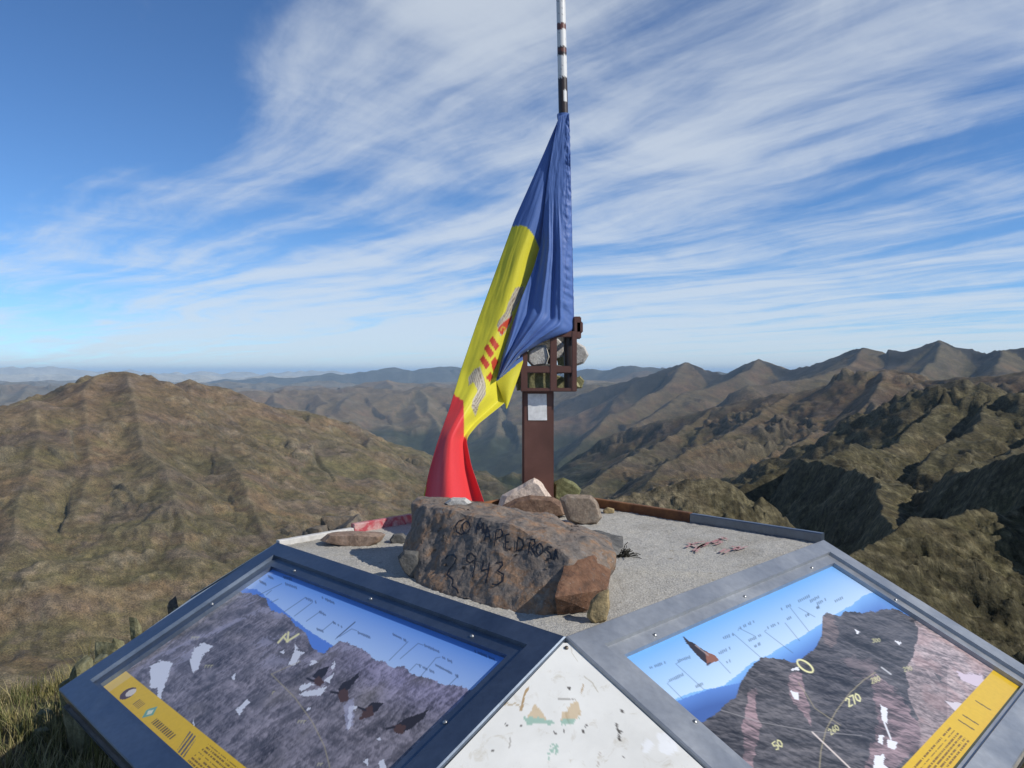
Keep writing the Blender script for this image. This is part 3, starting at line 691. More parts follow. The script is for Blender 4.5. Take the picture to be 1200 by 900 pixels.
    LL = [[(333, 717), (358, 700), (359, 701)], [(345, 722), (366, 706)], [(359, 728), (376, 716), (377, 717)], [(379, 738), (390, 729), (392, 730)], [(393, 749), (416, 729)], [(398, 746), (412, 737), (418, 739)], [(456, 774), (478, 752)], [(469, 772), (490, 754), (496, 756)],
          [(491, 795), (511, 771), (516, 770)], [(480, 786), (488, 778), (494, 780)], [(521, 808), (537, 792), (536, 791)], [(312, 697), (318, 692)], [(302, 698), (330, 684)], [(318, 706), (326, 702)]]
    for l in LL: stroke(Cc, X, Y, l, .42, INK, .62)
    stroke(Cc, X, Y, [(395, 747), (416, 729)], .6, INK, .7)
    for a, b in (((358, 701), (371, 706)), ((377, 700), (392, 707)), ((374, 717), (384, 722)), ((390, 729), (403, 736)), ((419, 741), (436, 748)), ((371, 737), (379, 740)), ((460, 743), (478, 752)), ((497, 756), (517, 765)), ((518, 770), (530, 776)), ((510, 779), (537, 793)), ((491, 780), (509, 788)),
                 ((556, 763), (580, 773)), ((334, 684), (348, 689)), ((330, 676), (342, 679)), ((314, 675), (322, 679)), ((304, 681), (312, 685))): wordmark(Cc, X, Y, a, b, 2.6, INK, .75)
    # compass letter and figures
    for l in ([(326, 753), (335, 743)], [(332, 746), (337, 752), (338, 741)], [(336, 752), (350, 743)]): stroke(Cc, X, Y, l, 1.1, CREAM)
    for (x, y, s_) in ((228, 748, '432'), (244, 781, '350'), (323, 812, '0'), (353, 846, '340'), (376, 896, '10')):
        for k in range(len(s_)*2): stroke(Cc, X, Y, [(x-4+k*1.7, y+1.2*(-1)**k), (x-3+k*1.7, y-1.6)], .5, CREAM, .45)
    arc = [(318, 790), (346, 818), (366, 846), (380, 874), (388, 905)]
    stroke(Cc, X, Y, arc, .6, (.42, .36, .20), .6); stroke(Cc, X, Y, [(318, 790), (352, 775)], .5, (.42, .36, .20), .5)
    # yellow strip along the lower edge
    ye = PLENS['left']-FRW['b']-.070; m = V > ye; Cc[m] = np.array(YEL)*(1+.10*nf[m][:, None])
    m = (V > ye) & (U < .16); Cc[m] = (.66, .46, .12)
    iu = lambda a, b: (U > a) & (U < b)
    em = ((U-.235)/.026)**2+((V-ye-.040)/.022)**2 < 1; Cc[em] = (.10, .06, .05); em = ((U-.242)/.017)**2+((V-ye-.034)/.014)**2 < 1; Cc[em] = (.62, .55, .46)
    em = (np.abs(U-.40)/.022+np.abs(V-ye-.040)/.022) < 1; Cc[em] = (.16, .34, .25); em = (np.abs(U-.40)/.012+np.abs(V-ye-.040)/.010) < 1; Cc[em] = (.62, .62, .45)
    m = iu(.45, .58) & (np.abs(V-ye-.048) < .008) & (np.sin(U*520) > -.3); Cc[m] = (.16, .10, .02)
    m = iu(.30, .345) & (np.abs(V-ye-.042) < .010) & (np.sin(U*700) > 0); Cc[m] = (.28, .17, .03)
    m = (np.abs(U-.64-(V-ye-.04)*.7) < .022) & (np.abs(V-ye-.04) < .024) & (np.sin(U*420-V*240) > -.1); Cc[m] = (.12, .10, .09)
    m = iu(.70, S-FRW['r']-.03) & (V > ye+.012) & (V < ye+.070) & (np.sin(V*2*math.pi/.0088) > .25) & (fbm(U*170, np.floor(V/.0088)*3.7, 2, 9) > -.16); Cc[m] = (.20, .11, .012)
    po = grid_mesh('panorama_print', P, M_POST, TABLE, cols=np.clip(Cc, .004, .8))
    po['label'] = 'mountain panorama print with four birds in flight and a letter N'
poster_left()
def poster_right():
    P, X, Y, U, V = poster_grid('right', 540, 290)
    o, e, v, w, S = PANELS['right']
    nz = fbm(U*13, V*13, 5, 21, .62); nf = fbm(U*70, V*70, 4, 27, .65); nd = fbm(U*22-V*50, V*20, 5, 35, .6); nb = fbm(U*30, V*30, 5, 37, .68)
    ty = np.clip((V-FRW['t'])/.24, 0, 1); Cc = lerpc((.13, .36, .72), (.66, .76, .84), ty**.9)
    far = profile(X, [(730, 850), (800, 815), (850, 802), (880, 778), (905, 765), (940, 745), (975, 722), (1000, 708), (1010, 699), (1030, 690), (1060, 700), (1120, 720), (1200, 760)])
    m = Y > far+3*nz; t = np.clip((Y-far)/26, 0, 1); hz = lerpc((.20, .42, .78), (.075, .17, .46), t); Cc[m] = hz[m]
    fr2 = profile(X, [(730, 850), (800, 819), (830, 808), (868, 800), (872, 812), (900, 800), (1200, 760)]); m = (Y > fr2) & (X < 885); Cc[m] = lerpc((.10, .22, .55), (.05, .11, .32), np.clip((Y-fr2)/20, 0, 1))[m]
    sk = profile(X, [(800, 870), (820, 848), (840, 836), (850, 826), (862, 818), (868, 800), (878, 785), (892, 771), (912, 771), (932, 776), (940, 772), (955, 760), (963, 745), (964, 722), (968, 719), (985, 721), (990, 716), (1010, 718), (1030, 716), (1050, 712), (1062, 720), (1100, 730), (1140, 745), (1200, 770)])
    m = Y > sk+4*nz+2*nf
    rock = lerpc((.045, .043, .047), (.115, .105, .105), np.clip(.45+.9*nd+.4*nf, 0, 1)); hs, hh = relief(U, V, 43, 5.0, .9, -.5); rock *= np.clip(1+.62*hs+.15*hh+.25*nf, .15, 2.4)[..., None]; nb = .45*hs+.15*hh+.3*nb
    def area(poly, col, al, jit=7):
        nonlocal rock
        mm = inpoly(X+jit*nz*2, Y+jit*nf*1.5, poly); al_ = (al*np.clip(.75+1.1*nb[mm]+.5*nz[mm], 0, 1.25))[:, None]; rock[mm] = rock[mm]*(1-al_)+(np.array(col)*(1+.5*nb[mm]+.5*nd[mm])[:, None])*al_
    PINK = (.36, .24, .25); SCR = (.33, .27, .25)
    area([(878, 808), (884, 805), (892, 850), (880, 905), (870, 905), (872, 850)], PINK, .55, 4); area([(924, 790), (938, 786), (946, 815), (952, 850), (936, 830), (926, 815)], PINK, .55, 4)
    area([(962, 722), (975, 720), (985, 740), (975, 760), (964, 752)], (.20, .15, .14), .6, 4)
    area([(1020, 786), (1042, 800), (1068, 830), (1090, 870), (1040, 905), (1010, 905), (1030, 850)], PINK, .45); area([(990, 770), (1030, 775), (1020, 800), (1000, 790)], (.17, .13, .13), .6)
    # stony ground in the lower right
    st = profile(Y, [(700, 1060), (730, 1075), (760, 1072), (790, 1062), (830, 1070), (860, 1080), (905, 1068)]); mm = X > st+8*nz
    stone = lerpc((.17, .14, .14), (.50, .40, .39), np.clip(.48+1.1*nb+.5*nf, 0, 1)); stone *= (1+.45*nf)[..., None]
    pk = sstep(-.1, .3, nz+.2*nb); stone = stone*(1-.35*pk[..., None])+np.array((.42, .25, .23))*.35*pk[..., None]
    g = mm & (X < 1110) & (Y > 780); rock[mm] = stone[mm]; rock[g] = rock[g]*.72
    Cc[m] = rock[m]
    WS = (.74, .74, .76)
    for poly in ([(1032, 826), (1040, 830), (1040, 848), (1033, 844)], [(1030, 860), (1036, 862), (1034, 872), (1029, 870)], [(1040, 866), (1052, 870), (1048, 878), (1040, 876)], [(1025, 886), (1036, 884), (1036, 896), (1044, 902), (1024, 903)], [(926, 810), (936, 812), (936, 821), (930, 818)], [(926, 784), (936, 781), (936, 785), (928, 786)],
                 [(1048, 751), (1056, 752), (1054, 756)], [(1002, 738), (1008, 740), (1004, 743)]): fill(Cc, X, Y, poly, WS, 2.5, nf)
    stroke(Cc, X, Y, [(1036, 846), (1044, 866)], .9, WS)
    fill(Cc, X, Y, [(1122, 788), (1150, 790), (1156, 806), (1144, 804), (1126, 796)], (.60, .50, .56), 4, nb); fill(Cc, X, Y, [(1108, 822), (1130, 824), (1134, 833), (1118, 832)], (.62, .56, .58), 4, nb); fill(Cc, X, Y, [(1096, 790), (1106, 794), (1102, 800)], (.1, .09, .09), 4, nb); fill(Cc, X, Y, [(1152, 790), (1168, 802), (1158, 806)], (.13, .11, .12), 4, nb)
    # bird
    fill(Cc, X, Y, [(803, 750), (812, 753), (822, 760), (836, 768), (842, 774), (834, 776), (828, 778), (818, 769), (808, 758)], (.028, .020, .020), .8, nf); fill(Cc, X, Y, [(826, 763), (838, 768), (843, 774), (834, 777), (829, 780)], (.24, .10, .06), .6, nf); [stroke(Cc, X, Y, [(806+k*1.5, 751+k*1.6), (801+k*1.2, 746.5+k*2.4)], .7, (.03, .022, .022)) for k in range(4)]; stroke(Cc, X, Y, [(829, 779), (832, 777)], 1.2, (.05, .04, .04)); stroke(Cc, X, Y, [(815, 756), (830, 768)], .7, (.34, .27, .26), .8)
    INK = (.05, .08, .12)
    LL = [[(800, 819), (782, 801), (784, 799)], [(825, 808), (792, 778), (796, 776)], [(892, 771), (860, 743), (858, 744)], [(856, 789), (843, 775)], [(929, 765), (896, 740), (898, 738)], [(937, 751), (920, 730)], [(884, 745), (866, 736), (865, 739)], [(948, 740), (926, 712)], [(955, 723), (936, 712)]]
    for l in LL: stroke(Cc, X, Y, l, .42, INK, .6)
    for a, b in (((761, 783), (780, 776)), ((794, 775), (811, 769)), ((784, 798), (801, 790)), ((815, 805), (824, 801)), ((847, 748), (860, 743)), ((867, 736), (884, 728)), ((877, 751), (892, 744)), ((884, 758), (891, 754)), ((899, 736), (913, 730)), ((920, 727), (933, 720)), ((915, 714), (929, 708)), ((935, 705), (949, 698)), ((949, 705), (960, 699)), ((957, 708), (968, 702)), ((978, 705), (988, 700)), ((944, 722), (949, 719)), ((956, 713), (960, 711)), ((842, 766), (856, 759)), ((848, 778), (856, 774))): wordmark(Cc, X, Y, a, b, 2.6, INK, .75)
    # compass: letter O, figures and arcs
    th = np.linspace(0, 2*math.pi, 25); CR = (.74, .70, .36)
    stroke(Cc, X, Y, [(943.5+11*math.cos(t)*math.cos(.62)-4.6*math.sin(t)*math.sin(.62), 780.5+11*math.cos(t)*math.sin(.62)+4.6*math.sin(t)*math.cos(.62)) for t in th], 1.0, CR)
    DIG = {'2': [(0, .2), (.5, 0), (1, .25), (0, 1), (1, 1)], '7': [(0, 0), (1, 0), (.4, 1)], '0': [(.5, 0), (1, .3), (1, .7), (.5, 1), (0, .7), (0, .3), (.5, 0)], '5': [(1, 0), (0, 0), (0, .45), (.8, .45), (1, .7), (.6, 1), (0, .9)], '8': [(.5, .45), (0, .2), (.5, 0), (1, .2), (.5, .45), (0, .75), (.5, 1), (1, .75), (.5, .45)], '3': [(0, 0), (1, 0), (.5, .4), (1, .7), (.5, 1), (0, .9)], '6': [(.9, 0), (0, .6), (.5, 1), (1, .7), (.5, .5), (.05, .7)], '9': [(1, .4), (.5, .55), (0, .3), (.5, 0), (1, .3), (.6, 1)], '4': [(.8, 1), (.8, 0), (0, .65), (1, .65)]}
    def digits(s_, x, y, ax, ay, bx, by, wd, al=1.):
        for k, ch in enumerate(s_):
            stroke(Cc, X, Y, [(x+ax*(k+.72*p[0])+bx*p[1], y+ay*(k+.72*p[0])+by*p[1]) for p in DIG[ch]], wd, CR, al)
    digits('270', 990, 819, 5.4, -2.6, 5, 9, .75); digits('260', 970, 855, 3.6, -2.2, 4, 6, .5, .8); digits('50', 905, 871, 4.6, -2.8, 5, 8, .65, .9); digits('280', 1020, 795, 3.6, -1.2, 2, 6, .5, .7); digits('290', 1058, 782, 3.4, -.6, 2, 5, .5, .5); digits('300', 1022, 749, 3.2, -.4, 1, 4, .5, .5)
    DR = (.40, .34, .20)
    stroke(Cc, X, Y, [(960, 905), (962, 880), (968, 855), (980, 833), (996, 812), (1012, 797), (1026, 788)], .55, DR, .7)
    stroke(Cc, X, Y, [(845, 832), (890, 846), (950, 857), (1010, 862)], .5, (.35, .33, .32), .55); stroke(Cc, X, Y, [(952, 858), (996, 900)], .8, (.72, .62, .55), .9); stroke(Cc, X, Y, [(936, 800), (955, 830), (985, 850)], .5, DR, .5); stroke(Cc, X, Y, [(1033, 782), (1044, 790)], .8, (.6, .6, .6), .8)
    ye = PLENS['right']-FRW['b']-.076; m = V > ye; Cc[m] = np.array(YEL)*(1+.10*nf[m][:, None])
    for u0 in (1.02, .90, .86): 
        m = (np.abs(U-u0-(V-ye)*.12) < .0035) & (np.abs(V-ye-.036) < .020); Cc[m] = (.16, .10, .02)
    m = (U > FRW['l']+.03) & (U < .80) & (V > ye+.010) & (V < ye+.064) & (np.sin(V*2*math.pi/.0088) > .25) & (fbm(U*170, np.floor(V/.0088)*3.7, 2, 9) > -.16); Cc[m] = (.20, .11, .012)
    po = grid_mesh('panorama_print', P, M_POST, TABLE, cols=np.clip(Cc, .004, .8))
    po['label'] = 'mountain panorama print with one brown bird and the figure 270'
poster_right()
M_PLATE = plain('dark_plate', (.10, .12, .15), .4, .3)
for key in ('back_right', 'back_left'):
    P, X, Y, U, V = poster_grid(key, 3, 3); grid_mesh('panel_plate', P, M_PLATE, TABLE)

# ------------------------------------------------------------------ stones on the table
TOPZ = TZ-.013
def rock_mat(name, stops, scale, bstr=.9, bdist=.006, vein=None, rough=.85):
    m, nt, b, L = new_mat(name)
    n = tnoise(nt, scale, 10, .66, 1.2); r = ramp(nt, stops); L(n.outputs[0], r.inputs[0]); cur = r.outputs[0]
    n2 = tnoise(nt, scale*6, 8, .7, .3); r2 = ramp(nt, [(.3, (.6,)*3), (.7, (1.35,)*3)]); L(n2.outputs[0], r2.inputs[0]); cur = mixc(nt, .9, cur, r2.outputs[0], 'MULTIPLY')
    if vein:
        nv = tnoise(nt, scale*1.3, 9, .7, 2.5, vscale=vein[1]); rv = ramp(nt, [(.60, (0,)*3), (.70, (1,)*3)]); L(nv.outputs[0], rv.inputs[0]); cur = mixc(nt, rv.outputs[0], cur, vein[0])
        sp = tnoise(nt, scale*14, 4, .6, .2); rs = ramp(nt, [(.66, (0,)*3), (.72, (.8,)*3)]); L(sp.outputs[0], rs.inputs[0]); cur = mixc(nt, rs.outputs[0], cur, (.36, .35, .33))
    n3 = tnoise(nt, scale*4, 10, .7, .4); hgt = n3.outputs[0]
    if vein:
        for sc_, vs_, w_ in ():
            nk = tnoise(nt, scale*sc_, 4, .5, .3, vscale=vs_); rk = ramp(nt, [(.5-w_*2, (1,)*3), (.5-w_*.5, (.12,)*3), (.5+w_*.5, (.12,)*3), (.5+w_*2, (1,)*3)]); L(nk.outputs[0], rk.inputs[0])
            cur = mixc(nt, .7, cur, rk.outputs[0], 'MULTIPLY')
            mm_ = nt.nodes.new('ShaderNodeMath'); mm_.operation = 'MULTIPLY_ADD'; L(rk.outputs[0], mm_.inputs[0]); mm_.inputs[1].default_value = .5; L(hgt, mm_.inputs[2]); hgt = mm_.outputs[0]
    L(cur, b.inputs['Base Color']); b.inputs['Roughness'].default_value = rough; b.inputs['Specular IOR Level'].default_value = .35
    bump(nt, b, hgt, bstr, bdist)
    return m
def hull_rock(name, pts, mat, parent=None, levels=4, amp=.01, seed=0, freq=9., sharp=.5):
    bm = bmesh.new()
    for p in pts: bm.verts.new(p)
    r = bmesh.ops.convex_hull(bm, input=bm.verts)
    bmesh.ops.delete(bm, geom=[g for g in r['geom_interior'] if isinstance(g, bmesh.types.BMVert)], context='VERTS')
    bmesh.ops.triangulate(bm, faces=bm.faces)
    for _ in range(levels):
        le = [e.calc_length() for e in bm.edges]; mx = max(le); th = max(mx*.45, sorted(le)[len(le)//3])
        ed = [e for e in bm.edges if e.calc_length() >= th]
        bmesh.ops.subdivide_edges(bm, edges=ed, cuts=1, use_grid_fill=False); bmesh.ops.triangulate(bm, faces=[f for f in bm.faces if len(f.verts) > 3])
    # soften the hull edges a little, then break the faces up
    bmesh.ops.smooth_vert(bm, verts=bm.verts, factor=.35, use_axis_x=True, use_axis_y=True, use_axis_z=True)
    bm.normal_update(); off = Vector((seed*3.17, seed*1.3, seed*7.7))
    mv = []
    for v in bm.verts:
        c = v.co*freq+off
        d = .55*mnoise.fractal(c, .9, 2.1, 5)+sharp*(.5-mnoise.voronoi(c*.9)[0][0])*.9+.22*(.5-mnoise.voronoi(c*2.6)[0][0])
        mv.append(v.normal*d*amp)
    for v, m_ in zip(bm.verts, mv): v.co += m_
    o = frombm(name, bm, mat, parent)
    return o
def settle(o, z):
    """drop a stone so that its lowest points sit just inside the surface"""
    zs = sorted(v.co.z for v in o.data.vertices); k = zs[max(0, len(zs)//60)]
    for v in o.data.vertices: v.co.z += z-.003-k
def recentre(o):
    me = o.data; n = len(me.vertices); a = np.empty(n*3, np.float32); me.vertices.foreach_get('co', a); a = a.reshape(-1, 3)
    c = np.array([a[:, 0].mean(), a[:, 1].mean(), a[:, 2].min()]); a = a-c; me.vertices.foreach_set('co', a.reshape(-1).astype(np.float32)); me.update()
    o.location = Vector(c.tolist()) + o.location
T = lambda x, y: atz(x, y, TOPZ)
M_ROCK = rock_mat('schist', [(.25, (.055, .053, .052)), (.40, (.145, .125, .108)), (.52, (.20, .155, .12)), (.60, (.24, .145, .085)), (.68, (.20, .165, .13)), (.80, (.30, .285, .26))], 12, .9, .006, ((.19, .185, .175), (1, 1, .4)))
bigpts = [aty(483, 590, 2.50), aty(490, 583, 2.54), aty(515, 583, 2.58), aty(575, 590, 2.52), aty(640, 602, 2.44), aty(668, 612, 2.38),
          aty(500, 594, 2.40), aty(540, 600, 2.30), aty(600, 616, 2.15), aty(655, 644, 2.02), aty(668, 655, 1.985), aty(474, 640, 2.44),
          T(477, 662), T(489, 684), T(540, 702), T(600, 716), T(640, 721), T(690, 718), T(712, 690), T(700, 668), T(560, 640), T(500, 640),
          aty(716, 662, 2.06), aty(720, 648, 2.10), aty(700, 622, 2.34), aty(706, 640, 2.10), aty(690, 630, 2.12), aty(716, 634, 2.20)]
BIG = hull_rock('inscribed_rock', bigpts, M_ROCK, None, 9, .017, 3, 11, .75)
# rusty broken facet and grey ledge are pieces of the same block
M_RUSTROCK = rock_mat('iron_stained_schist', [(.28, (.07, .042, .028)), (.5, (.15, .075, .042)), (.72, (.21, .125, .075))], 13, .9, .007, ((.15, .12, .10), (1, 1, .5)))
M_GREYROCK = rock_mat('grey_schist', [(.25, (.045, .045, .045)), (.5, (.12, .115, .105)), (.75, (.22, .20, .17))], 14, .9, .006)
ledge = hull_rock('ledge', [aty(655, 622, 2.40), aty(700, 622, 2.36), aty(722, 626, 2.34), aty(730, 628, 2.32), aty(732, 640, 2.22), aty(726, 650, 2.16), aty(690, 655, 2.02), aty(668, 648, 2.02), aty(650, 632, 2.2), aty(720, 644, 2.34), aty(660, 640, 2.3)], M_GREYROCK, BIG, 6, .008, 8, 14, .6)
facet = hull_rock('rusty_facet', [aty(662, 657, 2.00), aty(690, 652, 2.03), aty(720, 648, 2.13), aty(716, 668, 2.06), aty(712, 690, 1.97), T(694, 716), T(652, 722), aty(650, 700, 1.845), T(700, 668), aty(660, 690, 1.95)], M_RUSTROCK, BIG, 6, .006, 12, 14, .4)
facet['label'] = 'rusty orange broken face of the block'
tag(BIG, 'large grey and rust block of schist with COMAPEDROSA 2943 written on its face', 'rock')
# handwriting in black marker on the front of the block
def handwriting():
    bm0 = bmesh.new(); bm0.from_mesh(BIG.data); bvh = BVHTree.FromBMesh(bm0)
    bmf = bmesh.new(); bmf.from_mesh(facet.data); bvf = BVHTree.FromBMesh(bmf)
    z = lambda L: [(440+x/3.75, 560+y/3.75) for x, y in L]
    S_ = [[(390, 182), (366, 190), (352, 212), (356, 236), (374, 248), (392, 244)],                                  # C
          [(398, 190), (384, 204), (382, 228), (392, 244), (408, 238), (416, 216), (410, 196), (396, 190)],           # O
          [(442, 250), (446, 198), (460, 226), (474, 196), (474, 252)],                                              # M
          [(478, 276), (490, 212), (500, 250), (508, 288)], [(482, 256), (504, 260)],                                # A
          [(522, 300), (530, 226)], [(530, 228), (552, 226), (560, 246), (548, 262), (528, 264)],                    # P
          [(590, 246), (570, 252), (572, 312), (596, 314)], [(572, 282), (590, 282)],                                # E
          [(620, 318), (626, 262)], [(624, 262), (644, 272), (650, 296), (640, 316), (612, 322)],                    # D
          [(670, 334), (680, 272)], [(680, 272), (698, 270), (702, 290), (684, 304)], [(684, 304), (700, 340)],        # R
          [(722, 286), (708, 302), (706, 326), (718, 342), (732, 330), (736, 304), (722, 286)],                      # O
          [(776, 306), (756, 302), (750, 318), (770, 334), (770, 354), (746, 358)],                                  # S
          [(782, 360), (792, 312), (796, 336), (804, 362)], [(786, 342), (800, 344)],                                # A
          [(306, 356), (318, 340), (342, 338), (356, 352), (346, 376), (322, 404), (314, 424), (340, 446), (336, 476), (356, 488), (366, 512)],   # 2
          [(436, 346), (420, 330), (402, 340), (400, 364), (416, 374), (436, 358)], [(438, 342), (436, 390), (424, 446)],                       # 9
          [(474, 362), (466, 408), (504, 398)], [(500, 372), (494, 420), (480, 470)],                                                      # 4
          [(530, 372), (556, 370), (558, 386), (536, 408), (562, 424), (560, 452), (534, 470), (508, 466)]]                                    # 3
    bm = bmesh.new(); org = Vector((0, 0, CZ))
    for s in S_:
        s = z(s); pts, nn = [], []
        for i in range(len(s)-1):
            for k in range(7):
                t = k/7; x = s[i][0]*(1-t)+s[i+1][0]*t+random.uniform(-.12, .12); y = s[i][1]*(1-t)+s[i+1][1]*t+random.uniform(-.12, .12)
                d = ray(x, y).normalized(); best = None
                for b in (bvh, bvf):
                    h = b.ray_cast(org, d)
                    if h[0] is not None and (best is None or h[3] < best[3]): best = h
                if best: pts.append(best[0]-d*.0035); nn.append(best[1] if best[1].dot(d) < 0 else -best[1])
        if len(pts) > 1: ribbon(bm, pts, nn, .0044)
    frombm('lettering', bm, plain('black_marker', (.012, .012, .016), .5), BIG)
    bm0.free(); bmf.free()
handwriting()
GRP = None
def stone(name, outline, depth, mat, label, z=TOPZ, thick=.6, levels=5, amp=.006, seed=1, freq=18, sharp=.6, drop=True, cat='stone', group=None):
    """outline: image points of the stone seen at that depth; the body is pushed back by thick x its width"""
    pts = []
    w = max(p[0] for p in outline)-min(p[0] for p in outline); W = w/F*depth*thick
    cx = sum(p[0] for p in outline)/len(outline); cy = sum(p[1] for p in outline)/len(outline)
    for (x, y) in outline:
        p = aty(x, y, depth); pts.append(p)
        q = aty(cx+(x-cx)*.8, cy+(y-cy)*.8, depth); pts.append(q+Vector((0, -W*.28, 0))); pts.append(q+Vector((0, W*.45, 0)))
    o = hull_rock(name, pts, mat, None, levels, amp, seed, freq, sharp)
    if drop: settle(o, z)
    recentre(o); tag(o, label, cat, group); return o
def ydep(py): return atz(600, py, TOPZ).y
M_PINK = rock_mat('pink_granite', [(.3, (.42, .33, .26)), (.5, (.55, .45, .37)), (.7, (.62, .53, .45))], 20, .7, .004)
M_BROWN = rock_mat('brown_schist', [(.3, (.085, .05, .035)), (.5, (.17, .105, .07)), (.7, (.27, .18, .12))], 16, .8, .005)
M_TAN = rock_mat('tan_slab', [(.3, (.16, .105, .075)), (.5, (.26, .18, .13)), (.72, (.34, .25, .19))], 14, .8, .004, None)
M_SLAB = rock_mat('banded_slab', [(.3, (.12, .095, .08)), (.5, (.22, .17, .125)), (.7, (.28, .245, .20))], 16, .7, .004)
M_MOSS = rock_mat('mossy_stone', [(.3, (.06, .06, .03)), (.5, (.14, .14, .06)), (.7, (.24, .24, .13))], 22, .9, .005)
M_OCHRE = rock_mat('ochre_stone', [(.3, (.17, .13, .07)), (.5, (.32, .24, .12)), (.7, (.42, .34, .2))], 18, .8, .004)
M_PALE2 = rock_mat('pale_granite', [(.3, (.30, .28, .25)), (.5, (.46, .44, .40)), (.7, (.56, .54, .50))], 34, .8, .004)
M_OLIVE = rock_mat('lichen_stone', [(.3, (.12, .115, .05)), (.5, (.22, .205, .10)), (.7, (.30, .285, .16))], 22, .7, .004)
stone('flat_stone', [(374, 634), (384, 626), (420, 625), (452, 627), (446, 636), (436, 641), (400, 639)], ydep(638), M_TAN, 'flat reddish brown slab lying beside the rim near the large inscribed block', thick=.5, seed=2, amp=.004)
stone('small_stone', [(456, 632), (461, 625), (472, 624), (478, 630), (474, 636), (460, 637)], ydep(636), M_GREYROCK, 'small dark grey pebble between the flat slab and the inscribed block', thick=.8, levels=4, seed=4, amp=.003)
stone('dark_stone', [(466, 656), (474, 648), (490, 650), (496, 676), (484, 684), (472, 672)], ydep(682)+.05, M_GREYROCK, 'dark rough stone wedged against the end of the inscribed block', thick=.7, seed=5)
stone('brown_stone', [(588, 592), (602, 584), (620, 579), (650, 582), (662, 590), (668, 602), (640, 607), (600, 604)], ydep(606), M_BROWN, 'brown angular stone lying in front of the pale pink stone', thick=.5, seed=6)
stone('banded_stone', [(656, 582), (664, 577), (692, 578), (700, 586), (706, 604), (700, 612), (684, 615), (664, 608)], ydep(614), M_SLAB, 'rounded grey brown slab with a pale band beside the post foot', thick=.5, seed=7, amp=.004)
stone('ochre_stone', [(688, 722), (692, 704), (702, 694), (713, 690), (714, 706), (710, 726), (696, 732)], ydep(729), M_OCHRE, 'yellowish stone at the foot of the rusty facet by the frame corner', thick=.7, seed=9)
stone('pebble', [(706, 598), (712, 594), (720, 596), (720, 601), (708, 602)], ydep(601), M_OCHRE, 'tiny ochre pebble lying beside the banded slab', thick=.8, levels=3, seed=10, amp=.002)
stone('pink_stone', [(582, 592), (588, 576), (606, 568), (618, 562), (626, 555), (634, 560), (642, 574), (652, 588), (648, 594), (600, 596)], ydep(600)+.06, M_PINK, 'pale pink pointed granite stone leaning at the foot of the post', thick=.45, seed=11, amp=.006, z=TOPZ-.004)
stone('mossy_stone', [(648, 566), (660, 560), (676, 568), (682, 574), (678, 586), (660, 594), (648, 592)], ydep(592)+.02, M_MOSS, 'greenish mossy stone behind the banded slab', thick=.7, seed=12)
_z = max(v.co.z for v in BIG.data.vertices if abs(v.co.x-aty(537, 587, 2.5).x) < .03)
stone('white_stone', [(521, 588), (528, 583), (546, 583), (553, 588), (545, 592), (527, 592)], 2.46, M_PALE2, 'small flat white stone lying on top of the inscribed block below the flag', thick=1.0, levels=4, seed=13, amp=.003, z=_z-.012)
# dry dark sprig at the end of the block
def sprig():
    base = T(727, 652); bm = bmesh.new(); rg = random.Random(5)
    for i in range(70):
        p = base+Vector((rg.uniform(-.02, .025), rg.uniform(-.02, .02), 0)); d = Vector((rg.uniform(-.4, 1.0), rg.uniform(-.6, .4), rg.uniform(.2, 1.1))).normalized()
        L_ = rg.uniform(.02, .055); pts = []
        for k in range(5):
            pts.append(p.copy()); d = (d+Vector((rg.uniform(-.5, .5), rg.uniform(-.5, .5), rg.uniform(-.5, .3)))).normalized(); p = p+d*L_/4
        ribbon(bm, pts, Vector((rg.uniform(-1, 1), -1, rg.uniform(-.3, .8))).normalized(), .0028)
    o = frombm('dry_sprig', bm, plain('dry_plant', (.03, .028, .018), .9)); recentre(o)
    tag(o, 'small dark dried tuft caught at the end of the inscribed block', 'plant')
sprig()

